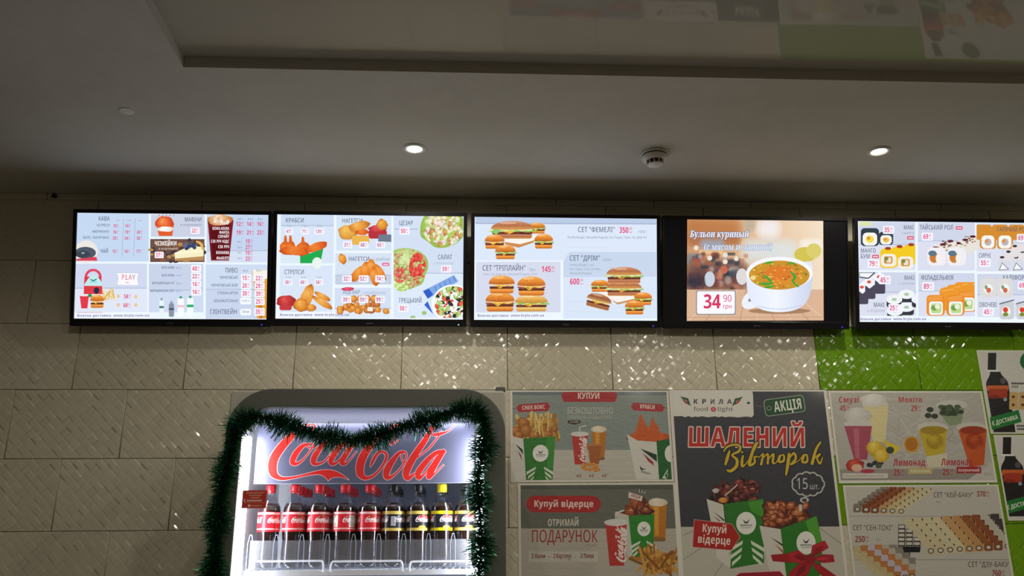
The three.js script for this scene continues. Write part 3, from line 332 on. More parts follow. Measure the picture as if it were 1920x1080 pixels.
function posterBucket(g) {   // magnifier (940, 890, 5.647)
  rect(g, 0, 0, 2000, 2000, '#6c6e64'); rect(g, 0, 100, 2000, 58, '#5a5c52'); rect(g, 0, 578, 2000, 1500, '#bdb7ac'); for (let i = 0; i < 8; i++) seg(g, 200, 640 + i * 70, 1900, 650 + i * 74, '#b0aa9e', 4);
  rect(g, 258, 228, 790, 178, '#b3262a', 88); T(g, 'Купуй відерце', 334, 348, 72, 640, '#efe2d8', { bold: true }); T(g, 'ОТРИМАЙ', 486, 552, 74, 332, '#dcd8ce', { bold: true }); T(g, 'ПОДАРУНОК', 314, 722, 128, 702, '#a02a30'); T(g, 'на вибір', 898, 762, 20, 116, '#8a6a60');
  rect(g, 294, 818, 726, 112, '#cdc8be'); for (const [s, x, w] of [['2 Коли', 324, 146], ['2 Картоплі', 552, 190], ['2 Пива', 836, 142]]) T(g, s, x, 888, 46, w, '#7a2c30', { bold: true }); T(g, 'або', 498, 880, 12, 24, '#7a4a44'); T(g, 'або', 768, 880, 12, 24, '#7a4a44'); T(g, 'фрі', 704, 910, 18, 34, '#7a4a44');
  beer(g, 1565, 250, 195, 470); wings(g, 22, 5, 1290, 300, 280, 125, 58, [WING, ['#d98a58', '#a85430', '#5c2814'], ['#c06a4a', '#8a3c26', '#4c1e12']]); poly(g, [[1350, 185], [1500, 232], [1488, 285], [1345, 245]], '#e4ddd2', '#b0a89c', 3); T(g, 'АКЦІЯ', 1372, 232, 30, 104, '#a83a3a', { bold: true, rot: 0.28 }); for (let i = 0; i < 3; i++) seg(g, 1462 + i * 26, 190 + i * 6, 1466 + i * 34, 154 + i * 12, '#d8d2c6', 7);
  poly(g, [[1205, 395], [1350, 440], [1390, 900], [1330, 860]], '#d2cec4'); poly(g, [[1345, 445], [1622, 425], [1600, 890], [1388, 900]], '#2f8a2e'); logoRound(g, 1508, 582, 70, 78); for (const s of [-1, 1]) for (let i = 0; i < 3; i++) { const x = 1500 + s * (30 + i * 8), y = 706 + i * 46; poly(g, [[x, y], [x + s * (105 - i * 20), y + 56], [x + s * (108 - i * 20), y + 92], [x + s * 8, y + 30]], '#dfe8d8'); }
  cup(g, 1095, 490, 235, 480); sticks(g, 1640, 930, 360, 230, 46, 31, ['#d9a24c', '#b97a30', '#8f5a20'], 2.6);
}
function posterTuesday(g) {   // magnifier (1250, 720, 5.647); the lower part was measured 170 pixels further down (960 here)
  rect(g, 0, 0, 2200, 2800, '#3b3d45'); const D = 960;
  rect(g, 0, 575 + D, 2200, 1500, '#c8c3b7'); for (const [x0, y0, x1, y1] of [[190, 660, 330, 600], [190, 910, 520, 700], [520, 1070, 700, 800], [1075, 1070, 1100, 800], [1600, 580, 1900, 800]]) seg(g, x0, y0 + D, x1, y1 + D, '#8f8a80', 7);
  const torn = [[0, 0], [895, 0], [912, 120], [920, 340]]; for (let i = 0, r = mulberry(2); i <= 24; i++) torn.push([900 - i * 36, 356 + r() * 16]); torn.push([0, 370]); poly(g, torn, '#e4e1da');
  for (const s of [-1, 1]) { const X = (x) => 462 + s * (462 - x); poly(g, [[X(120), 138], [X(208), 160], [X(240), 248], [X(190), 215]], '#1c5a34'); poly(g, [[X(140), 170], [X(195), 195], [X(205), 228], [X(172), 212]], '#b83a42'); poly(g, [[X(150), 165], [X(196), 190], [X(200), 200]], '#e4e1da'); }
  [...'КРИЛА'].forEach((s, i) => T(g, s, 262 + i * 92, 220, 52, 52, '#1c1c1e', { bold: true })); T(g, 'food', 268, 300, 46, 160, '#4c4a4a'); T(g, 'light', 526, 300, 46, 170, '#4c4a4a'); oval(g, 483, 281, 29, 27, '#c8485a'); oval(g, 483, 281, 12, 12, '#e8a0a8'); oval(g, 862, 208, 17, 13, '#1c1c1e');
  seg(g, 930, 205, 1000, 262, '#6a6468', 5); seg(g, 940, 240, 1060, 246, '#6a6468', 5); g.save(); g.translate(1256, 236); g.rotate(-0.14); rect(g, -222, -96, 444, 192, '#a6b4a4', 40); rect(g, -214, -88, 428, 176, '#0f4a24', 34); oval(g, -170, 6, 26, 26, '#a6b4a4'); oval(g, -170, 6, 20, 20, '#0f4a24'); T(g, 'АКЦІЯ', -118, 58, 118, 310, '#e6e9de', { bold: true }); g.restore();
  for (const [c, lw] of [['#eed8d2', 44], ['#c7281f', 0]]) T(g, 'ШАЛЕНИЙ', 205, 690, 210, 1280, c, lw ? { bold: true, line: '#ecd5cf', lw: 26 } : { bold: true });
  for (const [c, gr] of [['#1c1c1e', 10], ['#d9b82c', 0]]) { const B = (...p) => brush(g, p, c, gr); B([600, 740, 14], [640, 690, 22], [720, 668, 24], [775, 690, 24], [760, 740, 28], [690, 780, 20], [740, 830, 30], [735, 900, 34], [680, 950, 32], [640, 945, 20]); B([660, 740, 22], [640, 810, 34], [620, 880, 24]); B([805, 790, 20], [795, 850, 30], [800, 900, 26], [840, 870, 12], [900, 780, 14], [960, 650, 16], [930, 680, 26], [880, 840, 36], [880, 890, 26], [930, 860, 24], [930, 800, 18], [980, 800, 10], [1020, 770, 20], [1000, 880, 26]); B([1015, 820, 10], [1070, 770, 20], [1070, 870, 26]); B([1075, 830, 10], [1130, 770, 22], [1125, 860, 26], [1160, 860, 10], [1200, 790, 22], [1190, 850, 24], [1240, 840, 24], [1240, 780, 18], [1190, 790, 14]); B([1300, 770, 30], [1285, 880, 36], [1265, 990, 22]); B([1290, 830, 12], [1350, 760, 24], [1370, 820, 26], [1320, 880, 20], [1400, 840, 8], [1460, 780, 22], [1440, 850, 24], [1490, 850, 24], [1490, 780, 18], [1450, 780, 14]); B([1640, 640, 20], [1590, 720, 28], [1545, 870, 34]); B([1560, 820, 12], [1630, 770, 20], [1600, 815, 18], [1630, 870, 22], [1660, 800, 8]); B([795, 748, 20], [800, 752, 18]); }
  // thought cloud
  g.strokeStyle = '#c9c9c6'; g.lineWidth = 14; g.fillStyle = '#3b3d45'; for (const pass of [0, 1]) for (let i = 0; i < 11; i++) { const a = i / 11 * 6.283; g.beginPath(); g.arc(1498 + Math.cos(a) * 122, 130 + D + Math.sin(a) * 78, pass ? 44 : 52, 0, 7); if (pass) g.fill(); else g.stroke(); } oval(g, 1498, 130 + D, 130, 90, '#3b3d45'); T(g, '15', 1368, 182 + D, 116, 132, '#d0d0cc'); T(g, 'шт.', 1512, 184 + D, 58, 108, '#d0d0cc'); blob(g, 1456, 300 + D, 46, 32, ['#c9c9c6', '#c9c9c6', '#c9c9c6'], 4, 0.14); oval(g, 1456, 300 + D, 26, 17, '#3b3d45');
  // two boxes of wings
  poly(g, [[440, 290 + D], [520, 190 + D], [600, 100 + D], [700, 150 + D], [760, 80 + D], [830, 70 + D], [980, 300 + D], [1010, 330 + D], [560, 350 + D]], '#1c0e0e'); wings(g, 26, 8, 530, 150 + D, 200, 150, 52, [GLAZE, ['#8a4038', '#4a1c1a', '#1c0c0c'], ['#b0706a', '#6e302c', '#2c1212']]); wings(g, 26, 18, 740, 110 + D, 190, 190, 50, [['#b8625a', '#84383a', '#40181a'], ['#a85048', '#74302a', '#3c1614'], GLAZE]); seg(g, 620, 250 + D, 745, 140 + D, '#d8c8bc', 14); blob(g, 520, 200 + D, 40, 26, ['#e6dcd8', '#c8bcb8', '#8a7a78'], 3); blob(g, 600, 300 + D, 50, 30, CRISP, 6);
  poly(g, [[425, 285 + D], [600, 345 + D], [620, 520 + D], [690, 1000 + D], [535, 890 + D], [535, 820 + D]], '#dad6cc'); poly(g, [[495, 415 + D], [612, 500 + D], [612, 520 + D]], '#1c3a24'); poly(g, [[500, 460 + D], [575, 515 + D], [560, 520 + D]], '#a8443c');
  { const pts = [[600, 340 + D]]; for (let i = 0; i <= 14; i++) pts.push([600 + i * 30, 345 + D - i * 4 - (i % 2) * 10]); pts.push([1020, 285 + D], [1028, 940 + D], [680, 1000 + D], [690, 800 + D]); poly(g, pts, '#2c7a26'); poly(g, [[860, 320 + D], [1020, 290 + D], [1028, 480 + D], [900, 420 + D]], '#4a9c30'); } logoRound(g, 842, 538 + D, 104, 116);
  for (const s of [-1, 1]) for (let i = 0; i < 3; i++) { const x = 850 + s * (40 + i * 8), y = 715 + D + i * 70; poly(g, [[x, y], [x + s * (140 - i * 22), y + 78], [x + s * (142 - i * 22), y + 120], [x + s * 8, y + 40]], '#dfe8d6'); }
  poly(g, [[1030, 360 + D], [1150, 290 + D], [1300, 330 + D], [1450, 370 + D], [1530, 470 + D], [1200, 600 + D], [1010, 570 + D]], '#4a2214'); wings(g, 46, 28, 1060, 350 + D, 420, 170, 56, [WING, ['#d98a58', '#a85430', '#5c2814'], ['#e2a070', '#b86238', '#6a2e18']]); wings(g, 4, 29, 1040, 520 + D, 160, 50, 44, [WING]); rect(g, 1395, 345 + D, 36, 70, '#d8d0c0', 6);
  poly(g, [[980, 565 + D], [1200, 600 + D], [1260, 1100 + D], [1100, 1100 + D]], '#dad6cc'); poly(g, [[1090, 680 + D], [1232, 760 + D], [1240, 790 + D]], '#1c3a24'); poly(g, [[1135, 745 + D], [1220, 820 + D], [1235, 860 + D]], '#b03440'); poly(g, [[1200, 595 + D], [1580, 465 + D], [1640, 760 + D], [1600, 1110 + D], [1260, 1110 + D]], '#2f7d26'); poly(g, [[1460, 520 + D], [1580, 465 + D], [1640, 760 + D], [1540, 740 + D]], '#55a534'); logoRound(g, 1466, 742 + D, 100, 118);
  { const Q = (pts, f) => poly(g, pts.map(([x, y]) => [x, y + D]), f, '#8a1420', 4);
    Q([[1500, 900], [1260, 850], [1100, 865], [1120, 925], [1300, 940], [1500, 925]], '#ab1c2a'); Q([[1500, 905], [1380, 815], [1270, 850], [1300, 935], [1420, 950]], '#c02433'); Q([[1490, 905], [1390, 850], [1330, 880], [1420, 925]], '#8e1622');
    Q([[1510, 900], [1530, 770], [1660, 720], [1700, 790], [1600, 850]], '#c02433'); Q([[1520, 890], [1570, 800], [1650, 775], [1600, 840]], '#961826'); Q([[1520, 905], [1640, 860], [1745, 865], [1758, 935], [1640, 945]], '#b8202e'); Q([[1540, 908], [1650, 885], [1735, 890], [1640, 925]], '#d03a48');
    Q([[1480, 930], [1380, 960], [1280, 1050], [1320, 1130], [1480, 1060], [1520, 960]], '#b41e2c'); Q([[1460, 950], [1390, 1000], [1360, 1080], [1450, 1030]], '#8e1622'); Q([[1520, 940], [1600, 960], [1790, 1090], [1680, 1130], [1560, 1010]], '#b01c2a'); }
  oval(g, 1505, 912 + D, 56, 50, '#9c1826');
  poly(g, [[300, 500 + D], [690, 545 + D], [780, 680 + D], [690, 815 + D], [290, 780 + D]], '#b5201f', '#d8b0a8', 5); T(g, 'Купуй', 380, 625 + D, 82, 262, '#f2e6da', { bold: true, rot: 0.07 }); T(g, 'відерце', 335, 735 + D, 82, 346, '#f2e6da', { bold: true, rot: 0.07 }); poly(g, [[720, 1080 + D], [780, 1040 + D], [1190, 1025 + D], [1240, 1080 + D], [1240, 1300 + D], [720, 1300 + D]], '#a61c34', '#e0b8b8', 6);
}
function posterLemonade(g) {   // magnifier (1540, 640, 4)
  rect(g, 0, 0, 1600, 1300, '#b9b7b0'); for (let i = 0, r = mulberry(4); i < 60; i++) seg(g, 60 + r() * 900, 380 + r() * 680, 160 + r() * 1100, 380 + r() * 680, i % 2 ? '#c6c3bb' : '#aeaca6', 6); rect(g, 60, 960, 1400, 100, '#9c968e');
  poly(g, [[285, 420], [370, 396], [470, 420], [500, 480], [480, 760], [390, 760], [310, 500]], '#d6d2c2'); poly(g, [[318, 500], [498, 490], [470, 760], [390, 760]], '#e0d49a'); blob(g, 385, 440, 100, 46, ['#eceae4', '#dcd8d0', '#c6c2ba'], 3, 0.06);
  blob(g, 270, 560, 105, 62, ['#dedcd8', '#ccc9c4', '#bcb8b2'], 5, 0.06); oval(g, 275, 625, 108, 30, '#d5cfca'); poly(g, [[170, 640], [378, 640], [345, 890], [250, 890]], '#ab4a60'); poly(g, [[240, 660], [280, 660], [290, 880], [258, 880]], '#c06a7c');
  blob(g, 255, 930, 70, 48, ['#e0604c', '#b83228', '#7c1c18'], 8); oval(g, 270, 950, 40, 28, '#e8b8a0'); for (let i = 0, r = mulberry(5); i < 10; i++) oval(g, 350 + r() * 110, 900 + r() * 50, 18, 16, i % 3 ? '#2b2c38' : '#4a5a40'); oval(g, 350, 975, 50, 16, '#b83a50'); for (const [x, y] of [[430, 830], [400, 800], [450, 860]]) blob(g, x, y, 60, 50, ['#f4e070', '#e0bc34', '#b88f20'], x); poly(g, [[460, 740], [595, 800], [545, 855], [480, 780]], '#e4c63c'); oval(g, 515, 820, 30, 26, '#3a4a2c'); oval(g, 676, 778, 58, 62, '#d9a030'); oval(g, 674, 776, 46, 50, '#b8741e');
  for (const [x, y] of [[815, 515], [800, 560], [850, 565]]) oval(g, x, y, 26, 20, '#2f3a2a'); g.globalAlpha = 0.8; oval(g, 980, 480, 120, 40, '#cfd2ca'); g.globalAlpha = 1; poly(g, [[880, 500], [1075, 500], [1050, 620], [960, 640], [900, 560]], '#8a9a78'); for (let i = 0, r = mulberry(7); i < 24; i++) oval(g, 900 + r() * 150, 490 + r() * 60, 26, 16, i % 2 ? '#33442e' : '#4c5f3e'); brush(g, [[960, 640, 10], [985, 690, 14], [950, 740, 12], [1030, 770, 10]], '#a8a89e');
  for (const [x, c, d] of [[720, '#c9b22e', '#a88a1e'], [1020, '#cb5a24', '#a03a14']]) { poly(g, [[x, 650], [x + 225, 640], [x + 195, 930], [x + 90, 950]], c); blob(g, x + 130, 760, 75, 60, [c, d, c], x); oval(g, x + 112, 650, 115, 40, '#cfccc2'); oval(g, x + 118, 672, 100, 32, d); for (let i = 0, r = mulberry(x); i < 6; i++) rect(g, x + 60 + r() * 110, 700 + r() * 190, 36, 36, c + 'aa', 6); }
  poly(g, [[780, 870], [940, 840], [930, 940], [800, 950]], '#d6d2b8'); const rr = '#b8323c'; T(g, 'Смузі', 122, 462, 44, 156, rr, { bold: true }); price(g, 134, 524, 42, '45', rr); T(g, 'Мохіто', 572, 458, 40, 186, rr, { bold: true }); price(g, 670, 526, 44, '29', rr);
  T(g, 'Лимонад', 538, 936, 52, 240, rr, { bold: true }); price(g, 540, 1006, 46, '25', rr); rect(g, 650, 950, 178, 46, '#c6b87a'); T(g, 'класичний', 668, 984, 22, 142, '#e6dfc0', { bold: true }); T(g, 'Лимонад', 894, 934, 52, 240, rr, { bold: true }); price(g, 904, 1004, 46, '25', rr); poly(g, [[1090, 1040], [1245, 935], [1245, 920], [1300, 900], [1340, 1060], [1090, 1060]], '#c9c5bc'); rect(g, 1010, 944, 182, 48, '#a8242e'); T(g, 'полуничний', 1020, 980, 24, 162, '#ecd6d2', { bold: true }); rect(g, 166, 990, 334, 36, '#d9d4ca'); T(g, 'Полунично-малиновий, манго-ананас', 174, 1014, 13, 300, '#8c7a74'); T(g, '0,5 л', 1214, 1006, 20, 60, '#8a8680');
}
function posterSushi(g) {   // magnifier (1560, 880, 5.333)
  rect(g, 0, 0, 2000, 2000, '#c9c5bb'); rect(g, 0, 470, 2000, 10, '#b4b0a6'); rect(g, 0, 905, 2000, 8, '#a09c94');
  const set = (x, y, nx, ny, dx, dy, w, h, cols, face) => { for (let j = 0; j < ny; j++) for (let i = 0; i < nx; i++) { const X = x + i * dx[0] + j * dy[0], Y = y + i * dx[1] + j * dy[1]; const c = cols[i % cols.length]; rect(g, X, Y, w, h, c, w * 0.25); poly(g, [[X + w * 0.8, Y], [X + w, Y + h * 0.1], [X + w * 0.95, Y + h * 0.5]], '#2e231c'); if (j === ny - 1) { rect(g, X, Y + h * 0.25, w, h * 1.25, c, w * 0.2); oval(g, X + w / 2, Y + h * 0.95, w * 0.34, h * 0.4, '#4a3a30'); oval(g, X + w / 2, Y + h * 0.95, w * 0.24, h * 0.28, face); } } };
  g.save(); g.beginPath(); g.rect(190, 178, 800, 280); g.clip(); set(470, 168, 6, 7, [88, 4], [-44, 30], 84, 60, ['#8b8478', '#8a4a28', '#96522c', '#c8a070', '#cfc294', '#d6cba2'], '#d2ccc0'); g.restore();
  for (let j = 0; j < 6; j++) for (let i = 0; i < 3; i++) if (i <= (j + 1) / 2 + 0.4) { rect(g, 660 + i * 76, 560 + j * 42, 70, 42, '#1c1a1c', 6); rect(g, 664 + i * 76, 566 + j * 42, 60, 30, '#d5d0c6', 10); } rect(g, 662, 780, 216, 56, '#161416', 6);
  g.save(); g.beginPath(); g.rect(650, 450, 1130, 430); g.clip(); set(720, 500, 10, 6, [96, -6], [44, 52], 92, 66, ['#d2c8a0', '#d6caa0', '#d8cea8', '#dccfa6', '#cfa268', '#c9965c', '#9c5a30', '#95522c', '#c8c2b4', '#46423e'], '#d8d0c0'); g.restore();
  g.save(); g.beginPath(); g.rect(195, 760, 640, 600); g.clip(); set(150, 780, 7, 6, [70, -8], [66, 52], 80, 66, ['#cdbf94', '#c9b98c', '#c27e46', '#c6bfd0', '#c8824a', '#bfb9a8', '#8f8a80'], '#cfc8b8'); g.restore();
  const ink = '#3c3834', rd = '#8e2f33'; T(g, 'СЕТ "КЕЙ-БАКУ"', 1012, 282, 52, 410, ink); price(g, 1452, 274, 56, '370', rd); T(g, '960 г', 1036, 340, 18, 62, '#8c8880'); T(g, 'СЕТ "СЕН-ТОКІ"', 206, 616, 52, 402, ink); price(g, 232, 734, 60, '250', rd); T(g, '700 г', 434, 722, 18, 60, '#8c8880'); T(g, 'СЕТ "ДЗУ-БАКУ"', 1352, 980, 52, 428, ink); price(g, 1590, 1068, 56, '760', rd);
}
function posterDelivery(g) {   // magnifier (1540, 640, 4); x, y of the bottle come in the poster's own frame
  rect(g, 1000, 0, 1600, 2000, '#d6d6d0'); rect(g, 1244, 88, 62, 130, '#1b181a'); rect(g, 1236, 218, 92, 14, '#ecece8');
  g.fillStyle = '#1f1b1d'; g.beginPath(); g.moveTo(1262, 232); g.lineTo(1340, 232); g.bezierCurveTo(1345, 270, 1395, 280, 1402, 330); g.lineTo(1460, 680); g.lineTo(1300, 680); g.lineTo(1235, 330); g.bezierCurveTo(1235, 285, 1265, 275, 1262, 232); g.fill(); rect(g, 1242, 335, 160, 40, '#d2682c', 8); rect(g, 1255, 360, 140, 70, '#b03a1e', 16); oval(g, 1300, 420, 40, 14, '#8a2c1a'); oval(g, 1360, 300, 22, 24, '#5a5558'); oval(g, 1380, 440, 14, 14, '#9aa4a8');
  for (let i = 0; i < 8; i++) rect(g, 1424 + i * 13, 313, 10, 14, '#34322f'); T(g, 'РОЛ', 1426, 354, 18, 50, '#34322f', { bold: true }); for (let i = 0; i < 6; i++) { rect(g, 1410 + (i % 3) * 70, 385 + Math.floor(i / 3) * 60, 66, 70, '#cfae72', 12); oval(g, 1440 + (i % 3) * 70, 420 + Math.floor(i / 3) * 60, 12, 10, '#6a3a20'); } oval(g, 1560, 150, 74, 74, '#1c6a3c');
  g.save(); g.translate(1382, 590); g.rotate(-0.26); rect(g, -112, -46, 226, 92, '#1f7a34'); T(g, 'Є ДОСТАВКА', -100, 18, 32, 196, '#e8efe2', { bold: true }); g.restore(); for (let i = 0; i < 8; i++) { rect(g, 1468 + i * 14, 628, 10, 14, '#34322f'); rect(g, 1472 + i * 14, 651, 10, 14, '#34322f'); }
  wings(g, 40, 6, 1760, 440, 240, 220, 52, [WING, CRISP]);
}

// ------------------------------------------------------------------ surfaces
// Glazed tile relief: a diagonal weave of small pillows, as a normal map that covers 2 x 2 tiles (0.8 m x 0.5 m).
function weaveNormals() {
  const W = 2048, H = 1280, LX = 0.8, LY = 0.5, data = new Uint8Array(W * H * 4), half = 0.0141, r = mulberry(91), tilt = new Map();
  const cell = (i, j) => { const k = (i + 500) * 1000 + j + 500; if (!tilt.has(k)) tilt.set(k, [(r() - 0.5) * 0.06, (r() - 0.5) * 0.06, 0.02 + r() * r() * 0.45, 0.02 + r() * r() * 0.45, (r() - 0.5) * 0.16]); return tilt.get(k); };
  for (let y = 0; y < H; y++) for (let x = 0; x < W; x++) {
    const X = x / W * LX, Y = y / H * LY, p = (X + Y) * Math.SQRT1_2, q = (Y - X) * Math.SQRT1_2, i = Math.floor(p / (2 * half)), j = Math.floor(q / (2 * half));
    const a = p / half - 2 * i - 1, b = q / half - 2 * j - 1, t = cell(i, j), along = (i + j) & 1, c = along ? a : b, l = along ? b : a;
    const ramp = (s, from) => Math.min(1, Math.max(0, (Math.abs(s) - from) / 0.12)), edge = -Math.sign(c) * (c > 0 ? t[2] : t[3]) * ramp(c, 0.5), end = -Math.sign(l) * 0.22 * ramp(l, 0.86), slip = t[4] * ramp(c, 0.5) - 0.03 * l;
    const sa = (along ? edge : end + slip) + t[0], sb = (along ? end + slip : edge) + t[1];   // dh/dp, dh/dq
    const hx = (sa - sb) * Math.SQRT1_2, hy = (sa + sb) * Math.SQRT1_2, n = 1 / Math.hypot(hx, hy, 1), o = (y * W + x) * 4;
    data[o] = 127.5 + 127.5 * -hx * n; data[o + 1] = 127.5 + 127.5 * -hy * n; data[o + 2] = 127.5 + 127.5 * n; data[o + 3] = 255;
  }
  const t = new THREE.DataTexture(data, W, H); t.wrapS = t.wrapT = THREE.RepeatWrapping; t.magFilter = THREE.LinearFilter; t.minFilter = THREE.LinearMipmapLinearFilter; t.generateMipmaps = true; t.needsUpdate = true; return t;
}
function noiseMap(N, lo, hi, seed, cells) {
  const data = new Uint8Array(N * N * 4), r = mulberry(seed), layers = cells.map((c) => { const v = Array.from({ length: c * c }, r); return (x, y) => { const fx = x * c, fy = y * c, ix = Math.floor(fx), iy = Math.floor(fy), s = (t) => t * t * (3 - 2 * t), u = s(fx - ix), w = s(fy - iy), at = (a, b) => v[(b % c) * c + a % c]; return (at(ix, iy) * (1 - u) + at(ix + 1, iy) * u) * (1 - w) + (at(ix, iy + 1) * (1 - u) + at(ix + 1, iy + 1) * u) * w; }; });
  for (let y = 0; y < N; y++) for (let x = 0; x < N; x++) { let s = 0; for (const f of layers) s += f(x / N, y / N); s = lo + (hi - lo) * s / layers.length; const o = (y * N + x) * 4; data[o] = data[o + 1] = data[o + 2] = s; data[o + 3] = 255; }
  const t = new THREE.DataTexture(data, N, N); t.wrapS = t.wrapT = THREE.RepeatWrapping; t.magFilter = THREE.LinearFilter; t.needsUpdate = true; return t;
}
const weave = weaveNormals(), softNoise = noiseMap(512, 0, 255, 5, [4, 9, 23, 64]), fineNoise = noiseMap(512, 0, 255, 6, [64, 128, 200]), plasterNoise = noiseMap(512, 240, 255, 12, [5, 17, 90]);
plasterNoise.colorSpace = THREE.SRGBColorSpace;
const glaze = { roughness: 0.1, normalMap: weave, normalScale: new THREE.Vector2(1, 1) };
const M = {
  creamTile: ['#cfc8b3', '#ccc5af', '#d2cbb7'].map((c) => std({ color: c, ...glaze })),
  greenTile: ['#6f9c17', '#6a9614'].map((c) => std({ color: c, ...glaze })),
  grout: std({ color: '#8d8672', roughness: 0.95, bumpMap: fineNoise, bumpScale: 0.0004 }),
  plaster: std({ color: '#c9c5bb', roughness: 0.9, map: plasterNoise, bumpMap: fineNoise, bumpScale: 0.0002 }),
  film: phys({ color: '#aca89f', roughness: 0.04, ior: 1.75 }),
  wallPaint: std({ color: '#a8a294', roughness: 0.9 }),
  floor: std({ color: '#8f867a', roughness: 0.5, bumpMap: softNoise, bumpScale: 0.0005 }),
  blackPlastic: std({ color: lin(0.006, 0.006, 0.008), roughness: 0.28 }),
  blackMatt: std({ color: lin(0.012, 0.012, 0.013), roughness: 0.7 }),
  steel: std({ color: lin(0.35, 0.35, 0.36), roughness: 0.4, metalness: 0.9 }),
  whitePlastic: std({ color: '#d8d5cc', roughness: 0.45 }),
  greyPlastic: std({ color: '#565750', roughness: 0.5 }),
  silverPlastic: std({ color: '#b9b5aa', roughness: 0.22 }),
  liner: std({ color: '#dfe2e6', roughness: 0.5 }),
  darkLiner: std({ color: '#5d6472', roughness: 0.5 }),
  wire: std({ color: '#e6e8ee', roughness: 0.3 }),
  paper: std({ color: '#e2ded4', roughness: 0.35 }),
  pane: phys({ color: '#ffffff', roughness: 0.02, transmission: 1, thickness: 0, ior: 1.5 }),
  clear: phys({ color: '#f4f6fa', roughness: 0.04, transmission: 1, thickness: 0, ior: 1.45 }),
};

// ------------------------------------------------------------------ the room
const X0 = -4.2, X1 = 5.2, Z1 = 7.2, TH = 0.2;
structure('floor', box(X1 - X0 + 2 * TH, 0.15, Z1 + 2 * TH, (X0 + X1) / 2, -0.075, Z1 / 2), M.floor);
structure('wall_left', box(TH, CEIL + 0.3, Z1 + TH, X0 - TH / 2, (CEIL + 0.3) / 2, Z1 / 2), M.wallPaint);
structure('wall_right', box(TH, CEIL + 0.3, Z1 + TH, X1 + TH / 2, (CEIL + 0.3) / 2, Z1 / 2), M.wallPaint);
structure('wall_front', box(X1 - X0 + 2 * TH, CEIL + 0.3, TH, (X0 + X1) / 2, (CEIL + 0.3) / 2, Z1 + TH / 2), M.wallPaint);
const wall = structure('wall_back', box(X1 - X0 + 2 * TH, CEIL + 0.3, TH, (X0 + X1) / 2, (CEIL + 0.3) / 2, -TH / 2 - 0.004), M.grout);
{ // glazed tiles 40 x 25 cm in running bond, each a mesh of its own
  const shapes = new Map();
  const tileShape = (w, h, v) => {
    const key = w.toFixed(3) + h.toFixed(3) + v;
    if (!shapes.has(key)) {
      const P = [], UV = [], I = [], ou = (v % 2) * 0.5, ov = (v >> 1) * 0.5, ring = (z, d) => { for (const [x, y] of [[d, d], [w - d, d], [w - d, h - d], [d, h - d]]) { P.push(x - w / 2, y - h / 2, z); UV.push(ou + x / 0.8, ov + y / 0.5); } };
      ring(-0.005, 0); ring(-0.0012, 0); ring(0, 0.0014); ring(0, 0.0014);
      for (const k of [0, 4]) for (let i = 0; i < 4; i++) { const a = k + i, b = k + (i + 1) % 4; I.push(a, b, b + 4, a, b + 4, a + 4); }
      I.push(12, 13, 14, 12, 14, 15);
      const g = new THREE.BufferGeometry(); g.setAttribute('position', new THREE.Float32BufferAttribute(P, 3)); g.setAttribute('uv', new THREE.Float32BufferAttribute(UV, 2)); g.setIndex(I); g.computeVertexNormals(); shapes.set(key, g);
    }
    return shapes.get(key);
  };
  const r = mulberry(17), gap = 0.0022;
  for (let row = -5; row <= 3; row++) {
    const y0 = row * 0.25, y1 = Math.min(y0 + 0.25, 0.777), shift = row % 2 ? 0.2 : 0;
    for (let k = -7; k <= 7; k++) {
      const x = k * 0.4 + shift, green = x >= 1.19 && row <= 0; let xa = x, xb = x + 0.4;
      const m = green ? M.greenTile[Math.floor(r() * 2)] : M.creamTile[Math.floor(r() * 3)];
      part('tile', tileShape(+(xb - xa - gap).toFixed(4), +(y1 - y0 - (row === 3 ? 0 : gap)).toFixed(4), Math.floor(r() * 4)), m, wall, V((xa + xb) / 2, JOINT + (y0 + y1) / 2, (r() - 0.5) * 0.0006));
    }
  }
}
{ // plasterboard ceiling with a shallow sunken field that is closed by a glossy stretched film
  const s = new THREE.Shape(); s.moveTo(X0, 0); s.lineTo(X1, 0); s.lineTo(X1, Z1); s.lineTo(X0, Z1); s.closePath();
  const h = new THREE.Path(); h.moveTo(-0.987, 0.945); h.lineTo(-0.987, 5.6); h.lineTo(4.3, 5.6); h.lineTo(4.3, 0.945); h.closePath(); s.holes.push(h);
  const g = new THREE.ExtrudeGeometry(s, { depth: TRAY + 0.05, bevelEnabled: false }); g.rotateX(Math.PI / 2); g.translate(0, CEIL + TRAY + 0.05, 0);
  const c = structure('ceiling', g, M.plaster);
  part('stretch_film', box(5.287, 0.01, 4.655, (4.3 - 0.987) / 2, CEIL + TRAY + 0.005, (5.6 + 0.945) / 2), M.film, c).castShadow = true;
  part('upper_board', box(X1 - X0 + 0.4, 0.1, Z1 + 0.4, (X0 + X1) / 2, CEIL + TRAY + 0.1, Z1 / 2), M.plaster, c);
}

